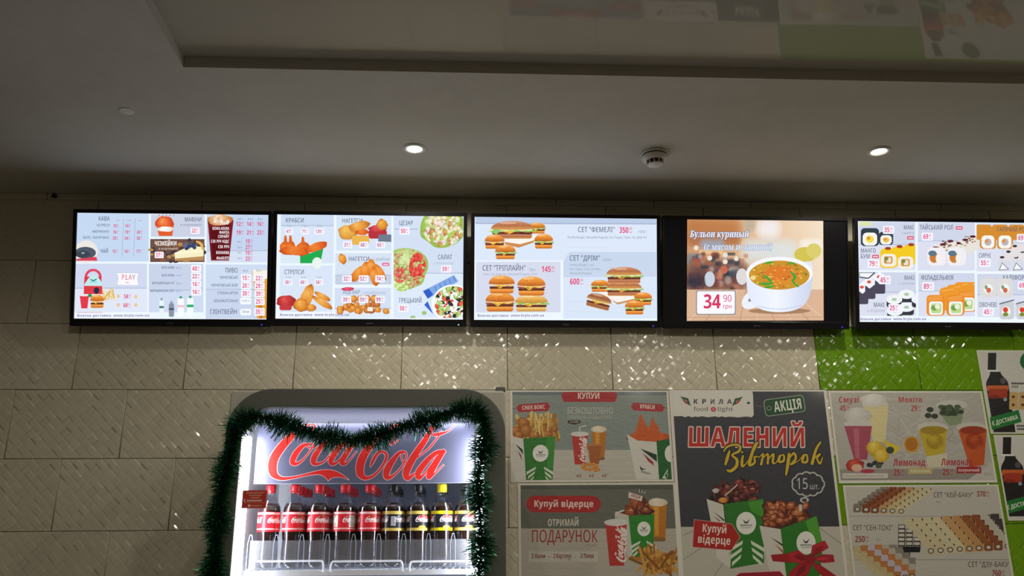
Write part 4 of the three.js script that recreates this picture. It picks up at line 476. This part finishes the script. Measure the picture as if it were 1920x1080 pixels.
// ------------------------------------------------------------------ ceiling fittings
const bulbGlow = std({ color: '#000000', emissive: new THREE.Color(1, 0.93, 0.8), emissiveIntensity: 5 });
function downlight(x, z, y, cd, label, tiltX = 0, tiltZ = 0, group) {
  const t = thing('downlight', label, 'downlight', V(x, y, z), group);
  part('trim_ring', lathe([[0.0275, -0.001], [0.029, -0.005], [0.034, -0.006], [0.04, -0.003], [0.041, 0.0]], 40), M.whitePlastic, t);
  const b = part('bulb', lathe([[0.0001, -0.006], [0.016, -0.0057], [0.025, -0.004], [0.0275, 0.0]], 32), bulbGlow, t); b.rotation.set(tiltX, 0, tiltZ);
  const s = spot(t, cd, V(0, -3, 0)); s.position.set(0, -0.014, 0);
  return t;
}
{
  const a = onY(777, 278, CEIL), b = onY(1648, 283, CEIL);
  downlight(a.x, a.z, CEIL, SPOT_NEAR, 'round lit downlight in the ceiling above the chicken and salad screen');
  downlight(b.x, b.z, CEIL, SPOT_NEAR, 'round lit downlight in the ceiling right of the smoke detector', 0.05, 0.12);
  for (const x of [2.97]) downlight(x, b.z, CEIL, SPOT_NEAR, 'round lit downlight near the wall beyond the sushi roll screen');
  for (const [x, z, k] of [[-0.75, 1.95, 0.62], [0.1, 1.95, 0.62], [0.95, 1.95, 0.62], [1.8, 1.95, 0.62], [2.65, 1.95, 0.62], [-0.3, 3.9, 1], [1.3, 3.9, 1], [2.9, 3.9, 1]]) downlight(x, z, CEIL + TRAY, SPOT_FAR * k, 'round lit downlight in the glossy sunken field of the ceiling', 0, 0, 'downlights in the sunken ceiling field');
}
{
  const p = onY(1227, 288, CEIL), t = thing('smoke_detector', 'round white smoke detector on the ceiling between two downlights', 'smoke detector', V(p.x, CEIL, p.z));
  part('base', lathe([[0.0001, -0.0], [0.049, 0.0], [0.05, -0.004], [0.047, -0.009], [0.04, -0.011]], 40), M.whitePlastic, t);
  part('gap_ring', lathe([[0.04, -0.004], [0.0465, -0.006], [0.0465, -0.0135], [0.04, -0.0135]], 40), M.blackMatt, t);
  part('body', lathe([[0.047, -0.0135], [0.048, -0.017], [0.044, -0.026], [0.034, -0.03], [0.03, -0.03]], 40), M.whitePlastic, t);
  part('chamber', lathe([[0.0001, -0.029], [0.026, -0.029], [0.024, -0.042], [0.0001, -0.042]], 32), M.blackMatt, t);
  for (let i = 0; i < 10; i++) { const a = i / 10 * 6.2832, f = part('rib', box(0.006, 0.014, 0.004), M.whitePlastic, t, V(Math.cos(a) * 0.027, -0.036, Math.sin(a) * 0.027)); f.rotation.y = -a; }
  part('cap', lathe([[0.0001, -0.049], [0.018, -0.048], [0.028, -0.044], [0.028, -0.042], [0.0001, -0.042]], 32), M.whitePlastic, t);
}
{
  const p = onY(237, 208, CEIL), t = thing('ceiling_cap', 'small white round cap on the bare ceiling left of the sunken field', 'cover', V(p.x, CEIL, p.z));
  part('disc', lathe([[0.0001, -0.002], [0.02, -0.002], [0.023, -0.001], [0.023, 0]], 32), std({ color: '#d2cfc6', roughness: 0.6 }), t);
  const q = onZ(102, 367, 0.006), h = thing('wall_anchor', 'small dark anchor in the wall under the ceiling beside the drinks screen', 'anchor', V(q.x, q.y, 0));
  part('plug', new THREE.CylinderGeometry(0.007, 0.008, 0.012, 12).rotateX(Math.PI / 2).translate(0, 0, 0.006), M.blackMatt, h); part('hook', new THREE.TorusGeometry(0.006, 0.0018, 8, 16, 4.4).translate(0, -0.004, 0.014), M.blackMatt, h);
}

// ------------------------------------------------------------------ the five screens, tilted forward on wall brackets
const TVW = 0.728, TVH = 0.434, TILT = 0.245;
function television(cx, zb, yb, label, draw, ox, oy, k, inset, ledColor, brightness) {
  const t = thing('television', label, 'television', V(cx, JOINT + yb, zb), 'menu screens in a row under the ceiling');
  t.rotation.x = TILT; t.updateMatrixWorld(true);
  const [il, ir, it, ib] = inset, w = TVW - il - ir, h = TVH - it - ib, sx = (il - ir) / 2, sy = ib + h / 2;
  const outer = new THREE.Shape(); { const r = 0.006, a = -TVW / 2, b = TVW / 2; outer.moveTo(a + r, 0); outer.lineTo(b - r, 0); outer.quadraticCurveTo(b, 0, b, r); outer.lineTo(b, TVH - r); outer.quadraticCurveTo(b, TVH, b - r, TVH); outer.lineTo(a + r, TVH); outer.quadraticCurveTo(a, TVH, a, TVH - r); outer.lineTo(a, r); outer.quadraticCurveTo(a, 0, a + r, 0); }
  const hole = new THREE.Path(); hole.moveTo(sx - w / 2, sy - h / 2); hole.lineTo(sx - w / 2, sy + h / 2); hole.lineTo(sx + w / 2, sy + h / 2); hole.lineTo(sx + w / 2, sy - h / 2); hole.closePath(); outer.holes.push(hole);
  const bz = part('bezel', new THREE.ExtrudeGeometry(outer, { depth: 0.02, bevelEnabled: true, bevelThickness: 0.002, bevelSize: 0.0015, bevelSegments: 2, bevelOffset: -0.0015 }).translate(0, 0, -0.024), M.blackPlastic, t);
  part('logo', box(0.026, 0.004, 0.0006, 0, ib * 0.42, -0.0018), std({ color: '#4a4c50', roughness: 0.4 }), bz);
  if (ledColor) part('indicator_light', box(0.005, 0.004, 0.001, TVW / 2 - 0.03, ib * 0.28, -0.0018), std({ color: '#000000', emissive: new THREE.Color(ledColor), emissiveIntensity: 1.2 }), bz);
  part('housing', rbox(TVW - 0.02, TVH - 0.02, 0.012, 0.005, 0, TVH / 2, -0.028), M.blackMatt, t);
  part('rear_cover', rbox(TVW * 0.55, TVH * 0.5, 0.022, 0.008, 0, TVH * 0.6, -0.044), M.blackMatt, t);
  const zs = -0.007, corner = (x, y) => t.localToWorld(V(sx + x * w / 2, sy + y * h / 2, zs));
  const [cv, g] = sheet(1280, Math.round(1280 * h / w), [corner(-1, 1), corner(1, 1), corner(-1, -1), corner(1, -1)], ox, oy, k); draw(g);
  part('screen', new THREE.PlaneGeometry(w, h).translate(sx, sy, zs), std({ color: lin(0.004, 0.004, 0.005), roughness: 0.25, emissive: new THREE.Color(1, 1, 1), emissiveMap: texture(cv), emissiveIntensity: SCREEN_SEEN }), t);
  // wall bracket: plate on the tiles and two tilting arms
  const br = new THREE.Group(); br.name = 'bracket'; t.add(br); br.rotation.x = -TILT; const wz = -zb;
  part('plate', box(0.2, 0.2, 0.006, 0, TVH * 0.58, wz + 0.004), M.steel, br);
  for (const s of [-1, 1]) part('arm', box(0.025, 0.03, 0.05, s * 0.07, TVH * 0.62, wz + 0.03), M.steel, br);
  glowPanel(t, w * (brightness.w ?? 1), h, new THREE.Color(...brightness.c), SCREEN_LIGHT * brightness.k, V(sx, sy, 0.004), t.localToWorld(V(sx, sy, 3)));
  return t;
}
const IN = [0.014, 0.014, 0.014, 0.028], TVB = { c: [0.78, 0.88, 1.0], k: 1 };
television(-1.252, 0.056, 0.226, 'black television showing the coffee, cake and drinks menu', screenDrinks, 120, 380, 4.32, IN, '#5a3cff', TVB);
television(-0.5205, 0.05, 0.231, 'black television showing chicken nuggets, strips and salads', screenChicken, 500, 380, 4.32, IN, '#c8d0ff', TVB);
television(0.222, 0.05, 0.230, 'black television showing three sets of burgers', screenSets, 870, 380, 4.32, IN, '#5a3cff', TVB);
television(0.956, 0.058, 0.226, 'black television showing a white bowl of soup between black bars', screenSoup, 1220, 380, 4.32, [0.005, 0.005, 0.014, 0.028], '#4a3cff', { c: [1, 0.9, 0.78], k: 0.7, w: 0.74 });
television(1.712, 0.055, 0.228, 'black television showing sushi rolls beside the soup screen', screenRolls, 1580, 380, 4.153, IN, '#5a3cff', TVB);

// ------------------------------------------------------------------ laminated posters on the tiles
function poster(x0, x1, y1, y0, label, draw, ox, oy, k, margin = [0.009, 0.007, 0.006, 0.008], viewBottom) {
  const w = x1 - x0, h = y1 - y0, t = thing('poster', label, 'poster', V((x0 + x1) / 2, JOINT + (y0 + y1) / 2, 0.0012));
  part('backing', box(w, h, 0.0016, 0, 0, 0.0008), M.paper, t);
  const [ml, mr, mt, mb] = margin, px0 = x0 + ml, px1 = x1 - mr, py1 = y1 - mt, py0 = y0 + mb, seen = viewBottom ?? py0, z = 0.0034;
  const W = 1100, H = Math.round(W * (py1 - py0) / (px1 - px0)), Hs = Math.round(W * (py1 - seen) / (px1 - px0));
  const [cv0, g0] = sheet(W, Hs, [V(px0, JOINT + py1, z), V(px1, JOINT + py1, z), V(px0, JOINT + seen, z), V(px1, JOINT + seen, z)], ox, oy, k);
  let cv = cv0, g = g0;
  if (H !== Hs) { const m = g0.getTransform(); cv = document.createElement('canvas'); cv.width = W; cv.height = H; g = cv.getContext('2d'); g.setTransform(m); g.lineJoin = g.lineCap = 'round'; }
  draw(g);
  part('print', new THREE.PlaneGeometry(px1 - px0, py1 - py0, 1, 1).translate((px0 + px1 - x0 - x1) / 2, (py0 + py1 - y0 - y1) / 2, 0.0022), phys({ map: texture(cv), roughness: 0.4, clearcoat: 0.5, clearcoatRoughness: 0.1, bumpMap: softNoise, bumpScale: 0.0012 }), t);
  return t;
}
poster(0.008, 0.609, -0.002, -0.340, 'horizontal poster of snack boxes with cola and beer under a red banner', posterFreeGift, 940, 720, 5.647);
poster(0.034, 0.613, -0.345, -0.725, 'horizontal grey poster with a red cup, green box, beer and fries', posterBucket, 940, 890, 5.647, [0.01, 0.008, 0.006, 0.008], -0.68);
poster(0.613, 1.221, 0.000, -0.862, 'tall charcoal poster with red and yellow lettering above two boxes of wings', posterTuesday, 1250, 720, 5.647, [0.011, 0.01, 0.006, 0.01], -0.68);
poster(1.229, 1.836, -0.004, -0.350, 'horizontal poster of pink smoothie, mojito and lemonade cups', posterLemonade, 1540, 640, 4, [0.008, 0.008, 0.006, 0.012]);
poster(1.242, 1.837, -0.357, -0.770, 'white poster with three slanted sushi sets on the wall', posterSushi, 1560, 880, 5.333, [0.008, 0.008, 0.006, 0.008], -0.69);
poster(1.843, 2.44, 0.158, -0.168, 'white poster with a dark wine bottle under the sushi roll screen', posterDelivery, 1540, 640, 4, [0.006, 0.006, 0.006, 0.006]);
poster(1.852, 2.45, -0.173, -0.488, 'white poster with a dark wine bottle, hung lower above green tiles', posterDelivery, 1568, 798, 4, [0.006, 0.006, 0.006, 0.006]);

// ------------------------------------------------------------------ drinks cooler
const FZ = 0.66;                                   // front of the door
const FX0 = -0.852, FX1 = -0.038, FTOP = JOINT - 0.117, IX0 = -0.803, IX1 = -0.103, ITOP = JOINT - 0.173, IBOT = 0.36;
const cooler = thing('drinks_cooler', 'tall grey glass-door drinks cooler with red lettering and tinsel round the door', 'cooler', V((FX0 + FX1) / 2, 0, 0.35));
cooler.updateMatrixWorld(true);
const CX = (FX0 + FX1) / 2, C = (x, y, z) => V(x - CX, y, z - 0.35), cbox = (x0, x1, y0, y1, z0, z1) => box(x1 - x0, y1 - y0, z1 - z0, (x0 + x1) / 2 - CX, (y0 + y1) / 2, (z0 + z1) / 2 - 0.35);
function arch(x0, x1, y0, y1, r, path = new THREE.Shape()) {
  path.moveTo(x0, y0); path.lineTo(x1, y0); path.lineTo(x1, y1 - r); path.absarc(x1 - r, y1 - r, r, 0, Math.PI / 2); path.lineTo(x0 + r, y1); path.absarc(x0 + r, y1 - r, r, Math.PI / 2, Math.PI); path.lineTo(x0, y0); return path;
}
const glowWhite = std({ color: '#ffffff', emissive: COOL, emissiveIntensity: COOLER_SEEN });
{
  const cab = new THREE.Group(); cab.name = 'cabinet'; cooler.add(cab);
  part('side_panel', cbox(FX0 + 0.006, IX0 - 0.001, 0.06, FTOP - 0.004, 0.06, 0.62), M.silverPlastic, cab); part('side_panel', cbox(IX1 + 0.001, FX1 - 0.006, 0.06, FTOP - 0.004, 0.06, 0.62), M.silverPlastic, cab);
  part('top_panel', cbox(IX0, IX1, ITOP + 0.005, FTOP - 0.004, 0.06, 0.62), M.silverPlastic, cab); part('base', cbox(FX0 + 0.02, FX1 - 0.02, 0.0, 0.36, 0.08, 0.6), M.greyPlastic, cab);
  const back = part('liner', mergeGeometries([cbox(IX0, IX1, IBOT, ITOP, 0.1, 0.12), cbox(IX0, IX0 + 0.004, IBOT, ITOP, 0.12, 0.62), cbox(IX1 - 0.004, IX1, IBOT, ITOP, 0.12, 0.62), cbox(IX0, IX1, ITOP - 0.006, ITOP + 0.004, 0.12, 0.62)]), M.liner, cab);
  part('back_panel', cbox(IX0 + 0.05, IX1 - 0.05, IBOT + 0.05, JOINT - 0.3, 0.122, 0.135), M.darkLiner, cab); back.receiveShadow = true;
  // silver front panel behind the rounded door corners, slightly dished
  const fp = arch(FX0 - CX, FX1 - CX, 0.30, FTOP - 0.002, 0.012), fh = arch(IX0 - CX, IX1 - CX, IBOT, ITOP, 0.085, new THREE.Path()); fp.holes.push(fh);
  part('front_panel', new THREE.ExtrudeGeometry(fp, { depth: 0.012, bevelEnabled: true, bevelThickness: 0.006, bevelSize: 0.006, bevelSegments: 3, bevelOffset: -0.006, curveSegments: 24 }).translate(0, 0, 0.62 - 0.35), M.silverPlastic, cab);
  const door = new THREE.Group(); door.name = 'door'; cooler.add(door);
  const ds = arch(FX0 + 0.002 - CX, FX1 - 0.002 - CX, 0.37, FTOP, 0.128); ds.holes.push(arch(IX0 - CX, IX1 - CX, IBOT + 0.05, ITOP, 0.085, new THREE.Path()));
  part('door_frame', new THREE.ExtrudeGeometry(ds, { depth: 0.016, bevelEnabled: true, bevelThickness: 0.004, bevelSize: 0.004, bevelSegments: 3, bevelOffset: -0.004, curveSegments: 32 }).translate(0, 0, FZ - 0.02 - 0.35), M.greyPlastic, door);
  const gs = arch(IX0 - 0.004 - CX, IX1 + 0.004 - CX, IBOT + 0.045, ITOP + 0.004, 0.086);
  part('glass', new THREE.ShapeGeometry(gs, 24).translate(0, 0, FZ - 0.012 - 0.35), M.pane, door);
  const hg = onZ(938, 724, 0.6); part('hinge', rbox(0.03, 0.016, 0.03, 0.004), M.greyPlastic, door, C(hg.x, FTOP + 0.006, 0.6));
  // red notice on the glass
  const s0 = onZ(455, 919, FZ - 0.01), s1 = onZ(499, 953, FZ - 0.01), cv = document.createElement('canvas'); cv.width = 256; cv.height = 180; const g = cv.getContext('2d');
  rect(g, 0, 0, 256, 180, '#c1352c'); g.strokeStyle = '#e0a088'; g.lineWidth = 3; g.strokeRect(8, 6, 240, 168); for (let i = 0; i < 3; i++) for (let k = 0; k < [18, 13, 9][i]; k++) rect(g, [44, 70, 90][i] + k * 10, 22 + i * 24, 7, 12, '#e2b098'); for (let k = 0; k < 11; k++) rect(g, 52 + k * 14, 96, 10, 16, '#f0dcd0'); brush(g, [[30, 88, 6], [24, 102, 9], [34, 118, 6]], '#f0dcd0'); rect(g, 20, 124, 216, 3, '#e0a088'); rect(g, 66, 142, 24, 22, '#f0dcd0'); for (let k = 0; k < 10; k++) rect(g, 98 + k * 11, 148, 8, 11, '#e2b098');
  part('notice_sticker', new THREE.PlaneGeometry(s1.x - s0.x, s0.y - s1.y), std({ map: texture(cv), roughness: 0.4 }), door, C((s0.x + s1.x) / 2, (s0.y + s1.y) / 2, FZ - 0.0105));
  // light strips: two upright, one lying above the sign
  const sideH = ITOP - 0.08 - IBOT - 0.1, sideY = (ITOP - 0.08 + IBOT + 0.1) / 2;
  for (const [x, s] of [[IX0 + 0.013, 1], [IX1 - 0.013, -1]]) {
    part('light_strip', rbox(0.018, sideH, 0.02, 0.006), glowWhite, cooler, C(x, sideY, 0.63));
    const p = C(x + s * 0.012, sideY, 0.626); glowPanel(cooler, 0.02, sideH, COOL, COOLER_LIGHT, p, cooler.localToWorld(p.clone().add(V(s, 0, -0.5))));
  }
  const fy = onZ(700, 794, 0.632).y, ty = fy + 0.012;   // the lying strip hides behind a translucent fascia
  part('light_strip', rbox(IX1 - IX0 - 0.1, 0.012, 0.01, 0.004), glowWhite, cooler, C((IX0 + IX1) / 2, ty, 0.605));
  { const p = C((IX0 + IX1) / 2, ty - 0.008, 0.606); glowPanel(cooler, IX1 - IX0 - 0.1, 0.012, COOL, COOLER_LIGHT * 0.16, p, cooler.localToWorld(p.clone().add(V(0, -1, -0.1)))); }
  part('fascia', cbox(IX0 + 0.004, IX1 - 0.004, fy, ITOP + 0.002, 0.632, 0.636), phys({ color: '#c9cad6', roughness: 1, transmission: 0.5, thickness: 0 }), cooler);
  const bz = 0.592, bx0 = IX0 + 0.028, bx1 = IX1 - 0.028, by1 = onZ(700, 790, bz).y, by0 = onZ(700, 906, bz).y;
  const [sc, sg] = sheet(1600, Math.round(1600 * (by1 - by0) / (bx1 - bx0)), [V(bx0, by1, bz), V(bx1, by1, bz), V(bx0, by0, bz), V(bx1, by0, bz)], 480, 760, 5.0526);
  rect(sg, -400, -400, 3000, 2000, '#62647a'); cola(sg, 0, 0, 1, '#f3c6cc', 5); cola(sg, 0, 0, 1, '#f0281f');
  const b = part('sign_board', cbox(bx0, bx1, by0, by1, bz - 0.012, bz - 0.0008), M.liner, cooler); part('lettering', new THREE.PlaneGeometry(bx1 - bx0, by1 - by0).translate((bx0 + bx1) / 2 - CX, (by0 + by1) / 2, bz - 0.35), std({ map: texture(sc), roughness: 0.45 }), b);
}
// shelf with lane dividers, clear front lip and white wire loops
const SHELF = onZ(700, 1066, 0.6).y, ROWZ = 0.54, LANES = [504, 551, 597, 645, 692, 737, 783, 828, 873].map((x) => onZ(x, 977, ROWZ).x);
{
  const shelf = new THREE.Group(); shelf.name = 'shelf'; cooler.add(shelf);
  const rod = (x, y, z0, z1, r) => new THREE.CylinderGeometry(r, r, z1 - z0, 8).rotateX(Math.PI / 2).translate(x - CX, y, (z0 + z1) / 2 - 0.35);
  for (let i = 0; i < 34; i++) part('rod', rod(IX0 + 0.03 + i * (IX1 - IX0 - 0.06) / 33, SHELF - 0.003, 0.16, 0.6, 0.0022), M.wire, shelf);
  part('front_bar', cbox(IX0 + 0.025, IX1 - 0.025, SHELF - 0.018, SHELF - 0.003, 0.6, 0.612), M.wire, shelf);
  for (const [a, b] of [[471, 607], [620, 755], [768, 884]]) {
    const p0 = onZ(a, 1053, 0.615), p1 = onZ(b, 1053, 0.615), y0 = SHELF - 0.008, c = new THREE.CatmullRomCurve3([V(p0.x, y0, 0), V(p0.x, p0.y - 0.012, 0), V(p0.x + 0.003, p0.y - 0.003, 0), V(p0.x + 0.012, p0.y, 0), V(p1.x - 0.012, p0.y, 0), V(p1.x - 0.003, p0.y - 0.003, 0), V(p1.x, p0.y - 0.012, 0), V(p1.x, y0, 0)].map((v) => C(v.x, v.y, 0.615)), false, 'catmullrom', 0.2);
    part('wire_loop', new THREE.TubeGeometry(c, 60, 0.0026, 8), M.wire, shelf);
  }
  const lip1 = onZ(700, 1012, 0.604).y; part('front_lip', new THREE.PlaneGeometry(IX1 - IX0 - 0.07, lip1 - SHELF).translate((IX0 + IX1) / 2 - CX, (lip1 + SHELF) / 2, 0.604 - 0.35), phys({ color: '#eef1f8', roughness: 0.05, transmission: 0.86, thickness: 0, ior: 1.45 }), shelf);
  const dy = onZ(700, 1001, 0.58).y - SHELF;
  for (let i = 0; i <= LANES.length; i++) {
    const x = i === 0 ? LANES[0] - 0.036 : i === LANES.length ? LANES[i - 1] + 0.036 : (LANES[i - 1] + LANES[i]) / 2, s = new THREE.Shape(); s.moveTo(-0.008, 0); s.lineTo(0.008, 0); s.lineTo(0.008, dy * 0.75); s.lineTo(0.003, dy); s.lineTo(-0.003, dy); s.lineTo(-0.008, dy * 0.75); s.closePath();
    const h = new THREE.Path(); h.moveTo(-0.0064, 0.0016); h.lineTo(-0.0064, dy * 0.74); h.lineTo(-0.0022, dy - 0.002); h.lineTo(0.0022, dy - 0.002); h.lineTo(0.0064, dy * 0.74); h.lineTo(0.0064, 0.0016); h.closePath(); s.holes.push(h);
    part('lane_divider', new THREE.ExtrudeGeometry(s, { depth: 0.006, bevelEnabled: false }).translate(x - CX, SHELF, 0.588 - 0.35), std({ color: '#aab0bd', roughness: 0.3 }), shelf);
  }
  const low = new THREE.Group(); low.name = 'shelf'; cooler.add(low); part('front_bar', cbox(IX0 + 0.025, IX1 - 0.025, SHELF - 0.36, SHELF - 0.34, 0.6, 0.612), M.wire, low); for (let i = 0; i < 34; i++) part('rod', rod(IX0 + 0.03 + i * (IX1 - IX0 - 0.06) / 33, SHELF - 0.343, 0.16, 0.6, 0.0022), M.wire, low);
}

// ------------------------------------------------------------------ bottles: every one stands on the shelf by itself
const colaLiquid = phys({ color: lin(0.018, 0.006, 0.004), roughness: 0.12, clearcoat: 1, clearcoatRoughness: 0.05 });
const cap = (c) => std({ color: c, roughness: 0.35 });
const CAPS = { red: cap('#d8202c'), black: cap('#17181b'), yellow: cap('#f2dc10') };
function labelTexture(kind) {
  const cv = document.createElement('canvas'); cv.width = 1024; cv.height = 256; const g = cv.getContext('2d'), dark = kind !== 'red' && kind !== 'barcode' && kind !== 'stripe';
  rect(g, 0, 0, 1024, 256, dark ? '#1c1d24' : '#d3202c'); const edge = { gold: '#d8bd5c', lemon: '#e6d80e', zero: '#d8bd5c', vanilla: '#d8bd5c' }[kind]; if (edge) { rect(g, 0, 0, 1024, 42, edge); rect(g, 0, 218, 1024, 38, edge); } else { rect(g, 0, 8, 1024, 26, '#f0c8c4'); rect(g, 0, 212, 1024, 18, '#eab8b4'); }
  for (let i = 0; i < 3; i++) { const x = 40 + i * 341;
    if (kind === 'red' || kind === 'stripe' || kind === 'barcode') { poly(g, [[x + 30, 90], [x + 140, 46], [x + 170, 46], [x + 60, 100]], '#2f8a3c'); oval(g, x + 110, 84, 44, 26, '#c9231f'); if (kind === 'barcode') { rect(g, x + 120, 50, 110, 150, '#eef0ee'); for (let k = 0; k < 9; k++) rect(g, x + 128 + k * 11, 58, 5, 134, '#3a8a54'); rect(g, x + 250, 50, 40, 150, '#dfe8e0'); } }
    else { oval(g, x + 150, 96, 90, 46, kind === 'zero' ? '#2a2c34' : '#c9231f'); if (kind === 'zero') { rect(g, x - 30, 70, 70, 120, '#cfd3d6'); for (let k = 0; k < 7; k++) rect(g, x - 24 + k * 9, 76, 4, 108, '#3c4048'); } else oval(g, x + 130, 208, 60, 20, '#e8b02c'); }
    cola(g, x + 8, 40, 0.145, kind === 'zero' ? '#f0e6e6' : '#f6f0ee', 9); }
  return texture(cv);
}
const LABELS = Object.fromEntries(['red', 'barcode', 'zero', 'gold', 'lemon'].map((k) => [k, std({ map: labelTexture(k), roughness: 0.35 })]));
const BH = onZ(700, 908, ROWZ).y - SHELF, B = BH / 0.226;
const shellShape = lathe([[0.0001, 0.004], [0.02, 0.001], [0.029, 0.004], [0.0322, 0.014], [0.0318, 0.05], [0.0305, 0.075], [0.0322, 0.094], [0.0322, 0.155], [0.031, 0.164], [0.0245, 0.178], [0.0155, 0.194], [0.0128, 0.2], [0.0128, 0.212]].map(([x, y]) => [x, y * B]), 36);
const liquidShape = lathe([[0.0001, 0.005], [0.019, 0.0025], [0.0282, 0.0055], [0.0312, 0.015], [0.0308, 0.05], [0.0295, 0.075], [0.0312, 0.094], [0.0312, 0.155], [0.03, 0.1635], [0.0252, 0.174], [0.0001, 0.174]].map(([x, y]) => [x, y * B]), 36);
const labelShape = new THREE.CylinderGeometry(0.0328, 0.0328, 0.053 * B, 40, 1, true).translate(0, 0.1245 * B, 0);
const capShape = lathe([[0.0142, 0.2075], [0.0146, 0.209], [0.0146, 0.222], [0.0138, 0.2255], [0.0001, 0.226]].map(([x, y]) => [x, y * B]), 28), ringShape = lathe([[0.0129, 0.203], [0.0145, 0.2035], [0.0145, 0.206], [0.0129, 0.2065]].map(([x, y]) => [x, y * B]), 28);
function bottle(x, z, kind, capKind, label, turn, group) {
  const t = thing('bottle', label, 'bottle', V(x, SHELF, z), group);
  part('cola', liquidShape, colaLiquid, t); part('shell', shellShape, M.clear, t); part('label', labelShape, LABELS[kind], t).rotation.y = turn; const c = part('cap', capShape, CAPS[capKind], t); part('ring', ringShape, CAPS[capKind], c); return t;
}
const FRONT = [['red', 'red', 'cola bottle with red label beside the red notice sticker', 0.25], ['red', 'red', 'cola bottle with red label, second from the red notice sticker', 0.1], ['red', 'red', 'cola bottle with red label, third from the red notice sticker', 0.0], ['barcode', 'red', 'cola bottle with red cap, a white barcode turned to the front', 0.15], ['red', 'red', 'cola bottle with red label beside the first black-labelled bottle', -0.1], ['zero', 'black', 'black-labelled cola bottle with gold edges and barcode', 0.35], ['gold', 'black', 'black and red labelled cola bottle with gold edges left of the yellow cap', 0.0], ['lemon', 'yellow', 'black-labelled cola bottle with a bright yellow cap', 0.0], ['gold', 'black', 'gold-edged cola bottle half behind the tinsel, right of the yellow cap', -0.2]];
LANES.forEach((x, i) => {
  const [kind, capKind, label, turn] = FRONT[i];
  bottle(x, ROWZ, kind, capKind, label, Math.PI / 2 + turn, 'front row of bottles in the cooler');
  const behind = ['', 'second red-labelled bottle from the notice', 'third red-labelled bottle from the notice', 'red-labelled bottle with the white barcode', 'last red-labelled bottle of the front row', 'black-labelled bottle with the barcode', 'gold-edged bottle left of the yellow cap', 'yellow-capped bottle', 'gold-edged bottle beside the tinsel'][i];
  for (let k = 1; k <= 3; k++) if (i) bottle(x, ROWZ - 0.07 * k, kind === 'lemon' ? 'zero' : kind, capKind === 'yellow' ? 'black' : capKind, (capKind === 'red' ? 'red' : 'black') + '-capped bottle, ' + ['first', 'second', 'third'][k - 1] + ' behind the ' + behind, Math.PI / 2 + k, 'bottles behind the front row');
});

// ------------------------------------------------------------------ green tinsel garland taped round the door
{
  const t = thing('tinsel_garland', 'dark green tinsel garland draped round the cooler door', 'garland', V(CX, 0, FZ));
  const Z = FZ + 0.024, P = [[385, 1200], [398, 1080], [405, 1010], [412, 940], [424, 880], [438, 825], [450, 792], [470, 784], [505, 785], [540, 797], [580, 810], [625, 822], [670, 824], [715, 816], [760, 800], [805, 788], [845, 775], [880, 766], [902, 778], [910, 805], [905, 850], [896, 900], [900, 960], [903, 1010], [899, 1080], [897, 1200]].map(([x, y]) => onZ(x, y, Z).sub(V(CX, 0, FZ)));
  const c = new THREE.CatmullRomCurve3(P, false, 'centripetal');
  part('cord', new THREE.TubeGeometry(c, 300, 0.003, 6), std({ color: '#0c2a18', roughness: 0.6 }), t);
  const r = mulberry(404), pos = [], nor = [], col = [], N = 15000, L = c.getLength(), p = new THREE.Vector3(), a = new THREE.Vector3(), b = new THREE.Vector3(), side = new THREE.Vector3(), n = new THREE.Vector3();
  const frames = c.computeFrenetFrames(800, false), pts = c.getSpacedPoints(800);
  for (let i = 0; i < N; i++) {
    const k = Math.min(799, Math.floor(r() * 800)), f = r(), ang = r() * 6.2832, lean = (r() - 0.5) * 0.9, thin = 0.8 + 0.25 * Math.sin(k * 0.11);
    p.lerpVectors(pts[k], pts[k + 1], f);
    a.copy(frames.normals[k]).multiplyScalar(Math.cos(ang)).addScaledVector(frames.binormals[k], Math.sin(ang)).addScaledVector(frames.tangents[k], lean).normalize(); if (a.z < -0.25) a.z *= -0.6;
    const len = (0.026 + 0.028 * r()) * thin, w = 0.0007 + 0.0005 * r(); side.set(r() - 0.5, r() - 0.5, r() - 0.5).cross(a).normalize();
    b.copy(p).addScaledVector(a, len * 0.55); const tip = b.clone().addScaledVector(a, len * 0.45).add(V((r() - 0.5) * 0.01, -0.006 * r(), (r() - 0.5) * 0.008));
    const quad = [p.clone().addScaledVector(side, w), p.clone().addScaledVector(side, -w), b.clone().addScaledVector(side, w), b.clone().addScaledVector(side, -w), tip.clone().addScaledVector(side, w * 0.6), tip.clone().addScaledVector(side, -w * 0.6)];
    n.copy(a).cross(side).normalize(); const tone = 0.6 + r() * 0.8;
    for (const q of [0, 1, 2, 1, 3, 2, 2, 3, 4, 3, 5, 4]) { pos.push(quad[q].x, quad[q].y, Math.max(quad[q].z, 0.001)); nor.push(n.x, n.y, n.z); col.push(tone, tone, tone); }
  }
  const g = new THREE.BufferGeometry(); g.setAttribute('position', new THREE.Float32BufferAttribute(pos, 3)); g.setAttribute('normal', new THREE.Float32BufferAttribute(nor, 3)); g.setAttribute('color', new THREE.Float32BufferAttribute(col, 3));
  part('strands', g, std({ color: lin(0.018, 0.15, 0.06), roughness: 0.24, metalness: 0.75, vertexColors: true, side: THREE.DoubleSide }), t).userData.kind = 'stuff';
}

renderer.render(scene, camera);
